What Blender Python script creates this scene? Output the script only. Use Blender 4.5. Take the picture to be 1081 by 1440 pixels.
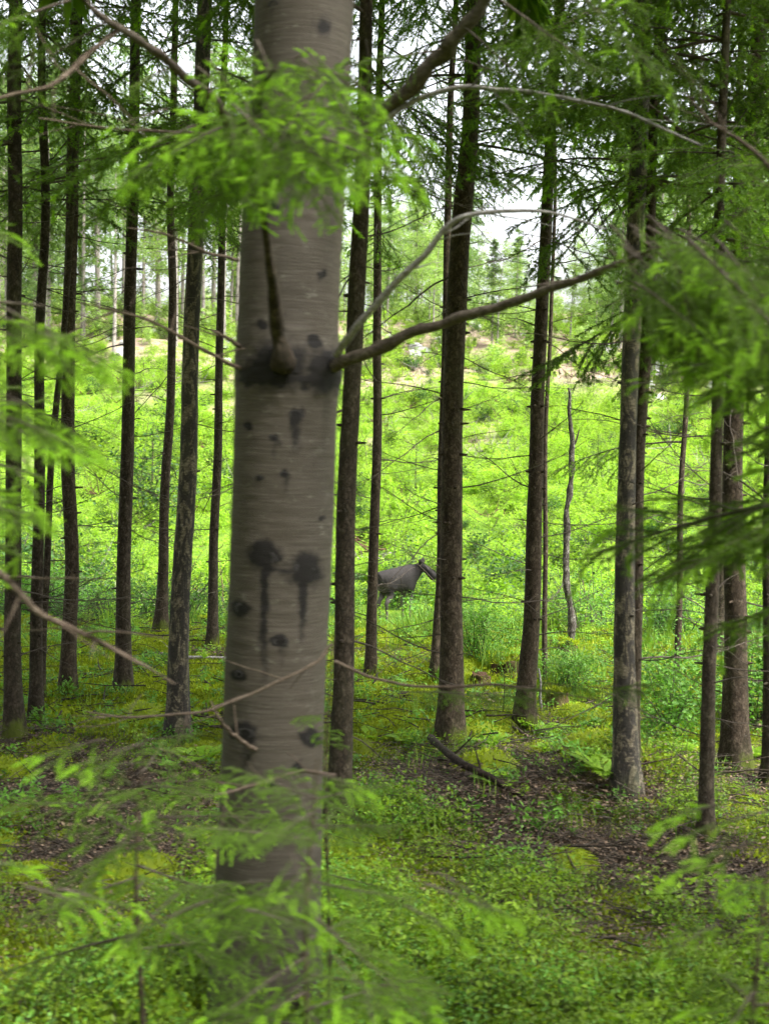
import bpy, math, random
import numpy as np
from mathutils import Vector, Matrix

for o in list(bpy.data.objects):
    bpy.data.objects.remove(o)
SC = bpy.context.scene
COL = SC.collection
R = math.radians
rng = np.random.default_rng(11)

# ------------------------------------------------------------------ camera
FPX = 1800.0                       # focal length in pixels of a 1440 px high frame
CAMH = 2.5
PITCH, ROLL = R(4.0), R(1.5)
CAM = np.array([0.0, 0.0, CAMH])
FW = np.array([0, math.cos(PITCH), -math.sin(PITCH)])
U0 = np.array([0, math.sin(PITCH), math.cos(PITCH)])
X0 = np.array([1.0, 0, 0])
RT = math.cos(ROLL) * X0 + math.sin(ROLL) * U0
UP = -math.sin(ROLL) * X0 + math.cos(ROLL) * U0
cam = bpy.data.cameras.new('camera')
camo = bpy.data.objects.new('camera', cam)
COL.objects.link(camo)
camo.matrix_world = Matrix(((RT[0], UP[0], -FW[0], CAM[0]), (RT[1], UP[1], -FW[1], CAM[1]),
                            (RT[2], UP[2], -FW[2], CAM[2]), (0, 0, 0, 1)))
cam.sensor_fit = 'VERTICAL'
cam.sensor_height = 36.0
cam.lens = 36.0 * FPX / 1440.0
cam.clip_start, cam.clip_end = 0.05, 2000
cam.dof.use_dof = True
cam.dof.focus_distance = 15.0
cam.dof.aperture_fstop = 3.8
cam.dof.aperture_ratio = 0.5        # anamorphic lens: the soft foreground spreads sideways
SC.camera = camo

# ------------------------------------------------------------------ light
SUN_EL, SUN_AZ = R(56), R(118)      # azimuth clockwise from +Y (north): the sun stands to the right
w = bpy.data.worlds.new('World')
SC.world = w
w.use_nodes = True
nt = w.node_tree
sky = nt.nodes.new('ShaderNodeTexSky')
sky.sky_type = 'NISHITA'
sky.sun_disc = False
sky.sun_elevation, sky.sun_rotation = SUN_EL, SUN_AZ
sky.dust_density = 6.0
hs = nt.nodes.new('ShaderNodeHueSaturation')
hs.inputs['Saturation'].default_value = 0.22      # thin even overcast
nt.links.new(sky.outputs[0], hs.inputs['Color'])
bg = nt.nodes['Background']
bg.inputs['Strength'].default_value = 0.15
nt.links.new(hs.outputs[0], bg.inputs['Color'])
sd = bpy.data.lights.new('sun', 'SUN')
sd.energy, sd.angle, sd.color = 1.5, R(12), (1.0, 0.95, 0.86)
so = bpy.data.objects.new('sun', sd)
COL.objects.link(so)
dirv = Vector((math.sin(SUN_AZ) * math.cos(SUN_EL), math.cos(SUN_AZ) * math.cos(SUN_EL), math.sin(SUN_EL)))
so.rotation_euler = dirv.to_track_quat('Z', 'Y').to_euler()
SC.view_settings.view_transform = 'Standard'
SC.view_settings.look = 'None'
SC.view_settings.gamma = 1.0
SC.view_settings.use_curve_mapping = False
SC.view_settings.exposure = 2.2
SC.cycles.use_denoising = True
SC.cycles.max_bounces = 6
SC.cycles.diffuse_bounces = 4
SC.cycles.transmission_bounces = 4
SC.cycles.glossy_bounces = 2

# ------------------------------------------------------------------ numeric helpers
def unproj(x, y, d):
    x, y, d = np.asarray(x, float), np.asarray(y, float), np.asarray(d, float)
    v = FW + ((x - 540.5) / FPX)[..., None] * RT - ((y - 720.0) / FPX)[..., None] * UP
    return CAM + d[..., None] * v

def proj(P):
    q = np.asarray(P) - CAM
    d = q @ FW
    return 540.5 + FPX * (q @ RT) / d, 720.0 - FPX * (q @ UP) / d, d

_perm = np.random.default_rng(5).random(65536)
def vnoise(x, y, seed=0):
    x, y = np.asarray(x, float) + seed * 17.3, np.asarray(y, float) + seed * 9.1
    xi, yi = np.floor(x).astype(int), np.floor(y).astype(int)
    fx, fy = x - xi, y - yi
    fx, fy = fx * fx * (3 - 2 * fx), fy * fy * (3 - 2 * fy)
    h = lambda a, b: _perm[(a * 7919 + b * 104729 + seed * 31) & 65535]
    return (h(xi, yi) * (1 - fx) + h(xi + 1, yi) * fx) * (1 - fy) + (h(xi, yi + 1) * (1 - fx) + h(xi + 1, yi + 1) * fx) * fy

def fbm(x, y, seed=0, o=3):
    s, a, t = 0, 1.0, 0
    for k in range(o):
        s = s + a * vnoise(x * 2 ** k, y * 2 ** k, seed + k)
        t += a
        a *= .5
    return s / t

_py = np.linspace(-80, 700, 7801)
_pz = np.interp(_py, [-80, 13, 17, 20, 25, 30, 37, 43, 53, 100, 150, 190, 260, 700], [0, 0, -.1, -1.25, -2.4, -3.4, -4.5, -4.45, -4.3, 4.4, 14.0, 18.5, 20.0, 21.0])
_k = np.hanning(61); _k /= _k.sum()
_ps = np.convolve(np.pad(_pz, 30, 'edge'), _k, 'valid')
MOUNDS = []                         # (x, y, radius, height), filled below
def zground(x, y):
    x, y = np.asarray(x, float), np.asarray(y, float)
    z = np.interp(y, _py, _ps)
    near = np.clip((22 - y) / 8, 0, 1)
    far = np.clip((y - 55) / 40, 0, 1)
    z = z + near * ((fbm(x * .55, y * .55, 1) - .5) * .30 + (fbm(x * 2.6, y * 2.6, 4) - .5) * .17)
    z = z + far * ((fbm(x * .05, y * .05, 7) - .5) * 5.0)
    for mx, my, mr, mh in MOUNDS:
        z = z + mh * np.exp(-((x - mx) ** 2 + (y - my) ** 2) / mr ** 2)
    return z

def hit(x, y, dmin=3.0, dmax=260):
    """the point of the ground seen at a pixel of the photograph"""
    d = np.geomspace(dmin, dmax, 4000)
    P = unproj(np.full_like(d, x), np.full_like(d, y), d)
    below = P[:, 2] < zground(P[:, 0], P[:, 1])
    if not below.any():
        return P[-1], d[-1]
    i = int(np.argmax(below))
    p = P[i].copy()
    p[2] = zground(p[0], p[1])
    return p, d[i]

for px, py, r_, h_ in ((650, 1120, .55, .12), (900, 1105, .5, .10), (690, 960, .6, .18), (780, 985, .5, .12), (850, 1075, .5, .10),
                       (250, 1010, .9, .08), (600, 1010, .7, .08), (930, 1160, .5, .06)):
    p, d = hit(px, py)
    MOUNDS.append((p[0], p[1], r_, h_))

# ------------------------------------------------------------------ mesh helpers
class MB:
    """collects vertices and faces (with material index and a per-vertex tint) for ONE mesh"""
    def __init__(s):
        s.v, s.f, s.m, s.t, s.n = [], [], [], [], 0
    def add(s, V, F, mat=0, tint=None):
        V = np.asarray(V, float).reshape(-1, 3)
        F = np.asarray(F, int)
        s.v.append(V)
        s.f.append(F + s.n)
        s.m.append(np.full(len(F), mat, int))
        s.t.append(np.full(len(V), .5) if tint is None else np.broadcast_to(np.asarray(tint, float), (len(V),)))
        s.n += len(V)
    def mesh(s, name, mats, smooth=True):
        me = bpy.data.meshes.new(name)
        V = np.concatenate(s.v)
        sizes = np.concatenate([np.full(len(f), f.shape[1]) for f in s.f])
        loops = np.concatenate([f.ravel() for f in s.f])
        me.vertices.add(len(V))
        me.vertices.foreach_set('co', V.astype(np.float32).ravel())
        me.loops.add(len(loops))
        me.loops.foreach_set('vertex_index', loops.astype(np.int32))
        me.polygons.add(len(sizes))
        me.polygons.foreach_set('loop_start', np.concatenate([[0], np.cumsum(sizes)[:-1]]).astype(np.int32))
        me.polygons.foreach_set('material_index', np.concatenate(s.m).astype(np.int32))
        me.polygons.foreach_set('use_smooth', np.full(len(sizes), smooth))
        a = me.attributes.new('tint', 'FLOAT', 'POINT')
        a.data.foreach_set('value', np.concatenate(s.t).astype(np.float32))
        for m in mats:
            me.materials.append(m)
        me.update(calc_edges=True)
        return me

def norm(v):
    v = np.asarray(v, float)
    return v / np.maximum(np.linalg.norm(v, axis=-1, keepdims=True), 1e-9)

def resample(pts, rad, n):
    """smooth (Catmull-Rom) curve through control points"""
    pts, rad = np.asarray(pts, float), np.asarray(rad, float)
    k = len(pts)
    P = np.vstack([2 * pts[0] - pts[1], pts, 2 * pts[-1] - pts[-2]])
    Q = np.concatenate([[rad[0]], rad, [rad[-1]]])
    u = np.linspace(0, k - 1 - 1e-6, n)
    i = u.astype(int)
    t = (u - i)
    t2 = t[:, None]
    a, b, c, d = P[i], P[i + 1], P[i + 2], P[i + 3]
    C = .5 * (2 * b + (c - a) * t2 + (2 * a - 5 * b + 4 * c - d) * t2 ** 2 + (3 * b - a - 3 * c + d) * t2 ** 3)
    return C, Q[i + 1] * (1 - t) + Q[i + 2] * t

def frames(P):
    T = norm(np.gradient(P, axis=0))
    up = np.array([0.13, 0.31, 1.0]) if abs(T[0][2]) < .8 else np.array([1.0, .1, 0])
    n = norm(up - T[0] * (up @ T[0]))
    N = np.zeros_like(P)
    for i in range(len(P)):
        n = n - T[i] * (n @ T[i])
        n = n / max(np.linalg.norm(n), 1e-9)
        N[i] = n
    return T, N, np.cross(T, N)

def tube(mb, P, r, sides=6, mat=0, tint=None, rough=0.0, cap=True):
    P = np.asarray(P, float)
    r = np.broadcast_to(np.asarray(r, float), (len(P),))
    T, N, B = frames(P)
    a = np.linspace(0, 2 * np.pi, sides, endpoint=False)
    rr = r[:, None] * (1 + rough * (rng.random((len(P), sides)) - .5))
    V = P[:, None] + rr[..., None] * (np.cos(a)[None, :, None] * N[:, None] + np.sin(a)[None, :, None] * B[:, None])
    n = len(P)
    i, j = np.meshgrid(np.arange(n - 1), np.arange(sides), indexing='ij')
    j2 = (j + 1) % sides
    F = np.stack([i * sides + j, i * sides + j2, (i + 1) * sides + j2, (i + 1) * sides + j], -1).reshape(-1, 4)
    tt = None if tint is None else (np.repeat(tint, sides) if np.ndim(tint) else tint)
    mb.add(V, F, mat, tt)
    if cap:
        mb.add(V[-1], np.array([[0, k, k + 1] for k in range(1, sides - 1)]), mat)
        mb.add(V[0], np.array([[0, k + 1, k] for k in range(1, sides - 1)]), mat)

def needles(mb, C, D, L, W, mat, tint):
    """one slim triangle per needle"""
    n = len(C)
    D = norm(D)
    S = norm(np.cross(D, rng.normal(size=(n, 3))))
    L, W = np.broadcast_to(L, (n,))[:, None], np.broadcast_to(W, (n,))[:, None]
    V = np.stack([C - S * W * .5, C + S * W * .5, C + D * L], 1)
    mb.add(V, np.arange(3 * n).reshape(n, 3), mat, np.repeat(np.broadcast_to(tint, (n,)), 3))

def leaves(mb, C, D, Nn, L, W, mat, tint):
    """diamond leaves folded along the midrib"""
    n = len(C)
    D = norm(D)
    S = norm(np.cross(D, Nn))
    U = np.cross(S, D)
    L, W = np.broadcast_to(L, (n,))[:, None], np.broadcast_to(W, (n,))[:, None]
    m = C + D * L * .45
    V = np.stack([C, m + S * W * .5 + U * W * .16, C + D * L, m - S * W * .5 + U * W * .16], 1)
    k = np.arange(n)[:, None] * 4
    mb.add(V, np.concatenate([k + [0, 1, 2], k + [0, 2, 3]]), mat, np.repeat(np.broadcast_to(tint, (n,)), 4))

# ------------------------------------------------------------------ object helpers
def link(name, me, parent=None, loc=None, rot=None, scale=None):
    o = bpy.data.objects.new(name, me)
    COL.objects.link(o)
    if parent is not None:
        o.parent = parent
    if loc is not None:
        o.location = [float(c) for c in loc]
    if rot is not None:
        o.rotation_euler = rot
    if scale is not None:
        o.scale = (scale,) * 3 if np.isscalar(scale) else scale
    return o

def tag(o, label, cat, group=None):
    o['label'], o['category'] = label, cat
    if group:
        o['group'] = group
    return o

def thing(name, label, cat, loc=(0, 0, 0), rz=0.0, group=None):
    return tag(link(name, None, None, loc, (0, 0, rz)), label, cat, group)

def copy_tree(src, loc, rz, scale=1.0, label=None):
    c = src.copy()
    COL.objects.link(c)
    c.location = [float(v) for v in loc]
    c.rotation_euler = (0, 0, rz)
    c.scale = (scale,) * 3 if np.isscalar(scale) else scale
    if label:
        c['label'] = label
    for ch in list(src.children):
        d = ch.copy()
        COL.objects.link(d)
        d.parent = c
        for g in list(ch.children):
            e = g.copy()
            COL.objects.link(e)
            e.parent = d
    return c

def scatter(name, pts, rots, scl, meshes, kind='stuff'):
    """uncountable ground cover: one object, geometry-node instances on points"""
    n = len(pts)
    me = bpy.data.meshes.new(name)
    me.vertices.add(n)
    me.vertices.foreach_set('co', np.asarray(pts, np.float32).ravel())
    a = me.attributes.new('rot', 'FLOAT_VECTOR', 'POINT'); a.data.foreach_set('vector', np.asarray(rots, np.float32).ravel())
    a = me.attributes.new('scl', 'FLOAT', 'POINT'); a.data.foreach_set('value', np.asarray(scl, np.float32))
    a = me.attributes.new('idx', 'INT', 'POINT'); a.data.foreach_set('value', rng.integers(0, len(meshes), n).astype(np.int32))
    src = bpy.data.collections.new(name + '_source')
    for m in meshes:
        src.objects.link(bpy.data.objects.new(m.name, m))
    ng = bpy.data.node_groups.new(name, 'GeometryNodeTree')
    ng.interface.new_socket('Geometry', in_out='INPUT', socket_type='NodeSocketGeometry')
    ng.interface.new_socket('Geometry', in_out='OUTPUT', socket_type='NodeSocketGeometry')
    N, Lk = ng.nodes, ng.links
    gi, go = N.new('NodeGroupInput'), N.new('NodeGroupOutput')
    iop, ci = N.new('GeometryNodeInstanceOnPoints'), N.new('GeometryNodeCollectionInfo')
    ci.inputs['Collection'].default_value = src
    ci.inputs['Separate Children'].default_value = True
    ci.inputs['Reset Children'].default_value = True
    iop.inputs['Pick Instance'].default_value = True
    def attr(nm, ty):
        q = N.new('GeometryNodeInputNamedAttribute')
        q.data_type = ty
        q.inputs['Name'].default_value = nm
        return q.outputs['Attribute']
    e2r = N.new('FunctionNodeEulerToRotation')
    Lk.new(attr('rot', 'FLOAT_VECTOR'), e2r.inputs[0])
    Lk.new(gi.outputs[0], iop.inputs['Points'])
    Lk.new(ci.outputs[0], iop.inputs['Instance'])
    Lk.new(attr('idx', 'INT'), iop.inputs['Instance Index'])
    Lk.new(e2r.outputs[0], iop.inputs['Rotation'])
    Lk.new(attr('scl', 'FLOAT'), iop.inputs['Scale'])
    Lk.new(iop.outputs[0], go.inputs[0])
    o = link(name, me)
    md = o.modifiers.new('scatter', 'NODES')
    md.node_group = ng
    o['kind'] = kind
    return o

# ------------------------------------------------------------------ materials
def mat(name):
    m = bpy.data.materials.new(name)
    m.use_nodes = True
    t = m.node_tree
    return m, t, t.nodes['Principled BSDF'], t.nodes['Material Output']

def nd(t, ty, **kw):
    n = t.nodes.new(ty)
    for k, v in kw.items():
        n.inputs[k.replace('_', ' ')].default_value = v
    return n

def mixc(t, fac, a, b, mode='MIX'):
    n = t.nodes.new('ShaderNodeMix')
    n.data_type, n.blend_type = 'RGBA', mode
    for s, v in ((n.inputs[0], fac), (n.inputs[6], a), (n.inputs[7], b)):
        if hasattr(v, 'is_linked') or hasattr(v, 'links'):
            t.links.new(v, s)
        else:
            s.default_value = v if np.isscalar(v) else (*v, 1)
    return n.outputs[2]

def ramp(t, fac, stops):
    n = t.nodes.new('ShaderNodeValToRGB')
    e = n.color_ramp.elements
    while len(e) < len(stops):
        e.new(.5)
    for q, (p, c) in zip(e, stops):
        q.position = p
        q.color = (c, c, c, 1) if np.isscalar(c) else (*c, 1)
    t.links.new(fac, n.inputs[0])
    return n.outputs[0]

def noise(t, scale=(1, 1, 1), s=5.0, detail=4, rough=.6, world=False, dist=0.0):
    if world:
        co = t.nodes.new('ShaderNodeNewGeometry').outputs['Position']
    else:
        co = t.nodes.new('ShaderNodeTexCoord').outputs['Object']
    mp = t.nodes.new('ShaderNodeMapping')
    mp.inputs['Scale'].default_value = scale
    t.links.new(co, mp.inputs[0])
    n = nd(t, 'ShaderNodeTexNoise', Scale=s, Detail=detail, Roughness=rough, Distortion=dist)
    t.links.new(mp.outputs[0], n.inputs['Vector'])
    return n.outputs['Fac']

def bump(t, bsdf, h, strength=.5, dist=.01):
    b = nd(t, 'ShaderNodeBump', Strength=strength, Distance=dist)
    t.links.new(h, b.inputs['Height'])
    t.links.new(b.outputs[0], bsdf.inputs['Normal'])

def attr_out(t, nm):
    a = t.nodes.new('ShaderNodeAttribute')
    a.attribute_name = nm
    return a.outputs['Fac']

def leaf_mat(name, ca, cb, trans=.45, rand=.35, gloss=.25, tcol=None):
    m, t, b, out = mat(name)
    oi = t.nodes.new('ShaderNodeObjectInfo')
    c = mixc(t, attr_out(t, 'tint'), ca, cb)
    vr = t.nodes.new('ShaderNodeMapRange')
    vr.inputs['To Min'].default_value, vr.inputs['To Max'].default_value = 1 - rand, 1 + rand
    t.links.new(oi.outputs['Random'], vr.inputs['Value'])
    h = t.nodes.new('ShaderNodeHueSaturation')
    t.links.new(vr.outputs[0], h.inputs['Value'])
    t.links.new(c, h.inputs['Color'])
    t.links.new(h.outputs[0], b.inputs['Base Color'])
    b.inputs['Roughness'].default_value = .55
    b.inputs['Specular IOR Level'].default_value = gloss
    tr = t.nodes.new('ShaderNodeBsdfTranslucent')
    tc = mixc(t, 1.0, h.outputs[0], tcol or (1.25, 1.3, .6), 'MULTIPLY')
    t.links.new(tc, tr.inputs['Color'])
    mx = t.nodes.new('ShaderNodeMixShader')
    mx.inputs[0].default_value = trans
    t.links.new(b.outputs[0], mx.inputs[1])
    t.links.new(tr.outputs[0], mx.inputs[2])
    t.links.new(mx.outputs[0], out.inputs['Surface'])
    return m

def bark_mat(name, dark, mid, light, scale=(15, 15, 9), algae=(.075, .085, .035), alg=.35, lich=.25, foot=False):
    m, t, b, out = mat(name)
    n1 = noise(t, scale, 1.6, 6, .7, dist=.6)
    c = ramp(t, n1, [(.28, dark), (.5, mid), (.72, light)])
    vo = nd(t, 'ShaderNodeTexVoronoi', Scale=1.0)
    vo.feature = 'DISTANCE_TO_EDGE'
    mp = t.nodes.new('ShaderNodeMapping')
    mp.inputs['Scale'].default_value = tuple(q * 2.6 for q in scale)
    nw = nd(t, 'ShaderNodeTexNoise', Scale=9.0, Detail=3.0)
    t.links.new(t.nodes.new('ShaderNodeTexCoord').outputs['Object'], nw.inputs['Vector'])
    va = t.nodes.new('ShaderNodeVectorMath'); va.operation = 'MULTIPLY_ADD'
    t.links.new(nw.outputs['Color'], va.inputs[0]); va.inputs[1].default_value = (.08, .08, .08)
    t.links.new(t.nodes.new('ShaderNodeTexCoord').outputs['Object'], va.inputs[2])
    t.links.new(va.outputs[0], mp.inputs[0]); t.links.new(mp.outputs[0], vo.inputs['Vector'])
    c = mixc(t, ramp(t, vo.outputs['Distance'], [(.02, .55), (.16, 0.0)]), c, tuple(q * .6 for q in dark))
    n2 = noise(t, (3, 3, 1.2), 1.0, 3, .6)
    c = mixc(t, ramp(t, n2, [(.45, 0.0), (.75, alg)]), c, algae)
    n3 = noise(t, (30, 30, 22), 1.5, 3, .7)
    c = mixc(t, ramp(t, n3, [(.62, 0.0), (.74, lich)]), c, (.26, .25, .21))
    if foot:                             # moss creeping up the foot of the trunk
        sx = t.nodes.new('ShaderNodeSeparateXYZ')
        t.links.new(t.nodes.new('ShaderNodeTexCoord').outputs['Object'], sx.inputs[0])
        nf = noise(t, (7, 7, 4), 1.0, 4, .7)
        fa = t.nodes.new('ShaderNodeMath'); fa.operation = 'MULTIPLY_ADD'
        t.links.new(sx.outputs['Z'], fa.inputs[0]); fa.inputs[1].default_value = -.9
        t.links.new(nf, fa.inputs[2])
        c = mixc(t, ramp(t, fa.outputs[0], [(.36, 0.0), (.5, .8)]), c, (.085, .115, .012))
    oi = t.nodes.new('ShaderNodeObjectInfo')
    vr = t.nodes.new('ShaderNodeMapRange')
    vr.inputs['To Min'].default_value, vr.inputs['To Max'].default_value = .8, 1.2
    t.links.new(oi.outputs['Random'], vr.inputs['Value'])
    h = t.nodes.new('ShaderNodeHueSaturation')
    t.links.new(vr.outputs[0], h.inputs['Value'])
    t.links.new(c, h.inputs['Color'])
    t.links.new(h.outputs[0], b.inputs['Base Color'])
    b.inputs['Roughness'].default_value = .9
    b.inputs['Specular IOR Level'].default_value = .2
    bump(t, b, n1, .9, .02)
    return m

M = {}
M['bark'] = bark_mat('spruce_bark', (.017, .012, .0075), (.058, .042, .028), (.15, .117, .084), foot=True)
M['bark_dark'] = bark_mat('dark_spruce_bark', (.013, .0095, .0065), (.041, .031, .021), (.112, .09, .066), foot=True)
M['log_bark'] = bark_mat('dark_log_bark', (.010, .007, .005), (.032, .023, .016), (.09, .068, .05), alg=.1, lich=.1)
M['wood'] = bark_mat('dead_twig_wood', (.05, .04, .032), (.10, .08, .065), (.19, .165, .14), (40, 40, 40), alg=.3)
M['branch_bark'] = bark_mat('branch_bark', (.045, .035, .027), (.095, .075, .06), (.17, .145, .12), (25, 25, 25), alg=.4)
M['grey_wood'] = bark_mat('weathered_grey_wood', (.14, .13, .12), (.27, .255, .24), (.42, .40, .38), (16, 16, 16), alg=.1)
M['brown_wood'] = bark_mat('brown_branch_wood', (.055, .038, .027), (.10, .075, .056), (.17, .135, .105), (25, 25, 25), alg=.15)
M['far_bark'] = bark_mat('far_pale_bark', (.14, .125, .11), (.25, .225, .20), (.36, .33, .30), (6, 6, 1.5), alg=.1)  # pale far trunks, lightened in place of haze
M['rot'] = bark_mat('rotten_red_wood', (.035, .018, .012), (.09, .045, .028), (.17, .10, .07), (18, 18, 8), (.07, .10, .02), .6, .05)

# mottled birch: pale flaking patches over black bark
m, t, b, out = mat('old_birch_bark')
n1 = noise(t, (9, 9, 3.6), 1.5, 6, .72, dist=1.2)
n2 = noise(t, (30, 30, 60), 1.2, 4, .7)
c1 = ramp(t, n2, [(.3, (.04, .033, .018)), (.5, (.115, .094, .058)), (.7, (.25, .215, .155))])
c2 = ramp(t, n2, [(.3, (.008, .007, .005)), (.7, (.035, .028, .02))])
c = mixc(t, ramp(t, n1, [(.49, 0.0), (.56, 1.0)]), c2, c1)
n3 = noise(t, (3, 3, 1), 1.3, 3)
c = mixc(t, ramp(t, n3, [(.5, 0.0), (.8, .45)]), c, (.10, .12, .05))
t.links.new(c, b.inputs['Base Color'])
b.inputs['Roughness'].default_value = .85
bump(t, b, n1, .8, .02)
M['birch'] = m

# smooth grey bark of the big trunk: fine horizontal wrinkles, dark resin stains around the scars (attribute)
m, t, b, out = mat('smooth_grey_bark')
n1 = noise(t, (5, 5, 85), 1.3, 5, .75, dist=.35)
n2 = noise(t, (4, 4, 2), 1.2, 4, .6)
n4 = noise(t, (45, 45, 130), 1.3, 4, .7)
c = ramp(t, n1, [(.25, (.032, .027, .020)), (.5, (.052, .045, .035)), (.75, (.09, .080, .065))])
c = mixc(t, ramp(t, n4, [(.35, .45), (.6, 0.0)]), c, (.055, .043, .031))
c = mixc(t, ramp(t, n2, [(.4, 0.0), (.75, .5)]), c, (.048, .038, .026))
n5 = noise(t, (14, 14, 26), 1.0, 6, .75)
c = mixc(t, ramp(t, n5, [(.58, 0.0), (.68, .5)]), c, (.15, .145, .12))
st = attr_out(t, 'stain')
n6 = noise(t, (30, 30, 26), 1.2, 4, .7)
ma = t.nodes.new('ShaderNodeMath'); ma.operation = 'MULTIPLY_ADD'
t.links.new(n6, ma.inputs[0]); ma.inputs[1].default_value = .9
mb_ = t.nodes.new('ShaderNodeMath'); mb_.operation = 'SUBTRACT'
t.links.new(st, mb_.inputs[0]); mb_.inputs[1].default_value = .45
t.links.new(mb_.outputs[0], ma.inputs[2])
c = mixc(t, ramp(t, ma.outputs[0], [(.1, 0.0), (.72, .98)]), c, (.005, .004, .0035))
t.links.new(c, b.inputs['Base Color'])
b.inputs['Roughness'].default_value = .8
b.inputs['Specular IOR Level'].default_value = .25
bump(t, b, n1, .6, .006)
M['main_bark'] = m

m, t, b, out = mat('knot_scar')
n1 = noise(t, (60, 60, 60), 1, 4)
t.links.new(ramp(t, n1, [(.3, (.004, .003, .003)), (.7, (.016, .012, .009))]), b.inputs['Base Color'])
b.inputs['Roughness'].default_value = .8
bump(t, b, n1, .8, .01)
M['knot'] = m

M['needle'] = leaf_mat('spruce_needles', (.066, .135, .016), (.145, .245, .034), .45, .3)
M['needle_near'] = leaf_mat('near_spruce_needles', (.055, .115, .010), (.125, .22, .02), .42, .25)
M['needle_new'] = leaf_mat('fresh_spruce_shoots', (.20, .40, .022), (.31, .50, .04), .45, .15)
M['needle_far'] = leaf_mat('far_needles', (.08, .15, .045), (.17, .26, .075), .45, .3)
M['leaf'] = leaf_mat('young_leaves', (.15, .29, .022), (.29, .45, .045), .55, .3, .3)
M['leaf_yellow'] = leaf_mat('yellow_green_leaves', (.19, .34, .030), (.33, .48, .06), .55, .25, .3)
M['leaf_dark'] = leaf_mat('dark_leaves', (.014, .05, .008), (.05, .125, .018), .3, .3, .3)
M['leaf_mid'] = leaf_mat('mid_green_leaves', (.06, .17, .016), (.15, .33, .045), .4, .3, .35)
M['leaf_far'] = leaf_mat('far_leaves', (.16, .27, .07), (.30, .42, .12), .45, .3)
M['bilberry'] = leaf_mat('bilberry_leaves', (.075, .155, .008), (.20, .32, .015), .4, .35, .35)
M['moss'] = leaf_mat('moss_fronds', (.15, .205, .012), (.31, .38, .026), .35, .35, .1)
M['fern'] = leaf_mat('fern_fronds', (.16, .32, .025), (.28, .44, .04), .45, .2, .2)
M['grass'] = leaf_mat('grass_blades', (.10, .22, .025), (.24, .36, .06), .4, .3, .2)
M['litter'] = leaf_mat('brown_leaf_litter', (.10, .066, .040), (.31, .225, .155), .1, .35, .3, (1, .8, .6))

def rock_mat():
    m, t, b, out = mat('pale_grey_rock')
    n1 = noise(t, (1, 1, 1), 2.2, 6, .65)
    c = ramp(t, n1, [(.3, (.25, .24, .235)), (.7, (.58, .565, .56))])
    t.links.new(c, b.inputs['Base Color'])
    b.inputs['Roughness'].default_value = .9
    bump(t, b, n1, .8, .1)
    return m
M['rock'] = rock_mat()

# ground
m, t, b, out = mat('forest_floor')
na = noise(t, (1, 1, 1), 9, 6, .7, True)
nb = noise(t, (1, 1, 1), 40, 4, .7, True)
nl = noise(t, (1, 1, 1), 1.3, 4, .6, True)
litter = ramp(t, nb, [(.28, (.035, .023, .014)), (.5, (.11, .074, .046)), (.75, (.21, .155, .105))])
moss = ramp(t, na, [(.3, (.07, .095, .012)), (.55, (.16, .20, .02)), (.75, (.25, .285, .035))])
ms = t.nodes.new('ShaderNodeMath'); ms.operation = 'ADD'
t.links.new(attr_out(t, 'moss'), ms.inputs[0])
mm = t.nodes.new('ShaderNodeMath'); mm.operation = 'MULTIPLY_ADD'
t.links.new(na, mm.inputs[0]); mm.inputs[1].default_value = .9; mm.inputs[2].default_value = -.45
t.links.new(mm.outputs[0], ms.inputs[1])
near = mixc(t, ramp(t, ms.outputs[0], [(.35, 0.0), (.6, 1.0)]), litter, moss)
clear = ramp(t, nl, [(.3, (.05, .11, .012)), (.6, (.12, .20, .02)), (.8, (.20, .28, .04))])
dry = ramp(t, nl, [(.3, (.17, .12, .085)), (.55, (.30, .23, .18)), (.75, (.22, .25, .09))])
zone = attr_out(t, 'zone')
c = mixc(t, ramp(t, zone, [(.1, 0.0), (.3, 1.0)]), near, clear)
z2 = t.nodes.new('ShaderNodeMath'); z2.operation = 'ADD'
z3 = t.nodes.new('ShaderNodeMath'); z3.operation = 'MULTIPLY_ADD'
n_far = noise(t, (1, 1, 1), .09, 4, .6, True)
t.links.new(n_far, z3.inputs[0]); z3.inputs[1].default_value = .9; z3.inputs[2].default_value = -.45
t.links.new(zone, z2.inputs[0]); t.links.new(z3.outputs[0], z2.inputs[1])
c = mixc(t, ramp(t, z2.outputs[0], [(.59, 0.0), (.72, 1.0)]), c, dry)
t.links.new(c, b.inputs['Base Color'])
b.inputs['Roughness'].default_value = 1.0
b.inputs['Specular IOR Level'].default_value = .1
bump(t, b, nb, .8, .03)
M['ground'] = m

# moose hide, dark neck, pale legs and face, sheen painted along the back (attribute)
m, t, b, out = mat('moose_hide')
n1 = noise(t, (6, 3, 1.6), 2.2, 6, .75)
c = mixc(t, attr_out(t, 'tint'), (.0055, .0047, .0046), (.105, .092, .083))
c = mixc(t, ramp(t, n1, [(.35, .75), (.62, 0.0)]), c, (.006, .005, .005))
bump(t, b, n1, .9, .05)
t.links.new(c, b.inputs['Base Color'])
b.inputs['Roughness'].default_value = .75
b.inputs['Specular IOR Level'].default_value = .15
M['hide'] = m
m, t, b, out = mat('moose_eye')
b.inputs['Base Color'].default_value = (.01, .008, .007, 1)
b.inputs['Roughness'].default_value = .2
M['eye'] = m

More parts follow.
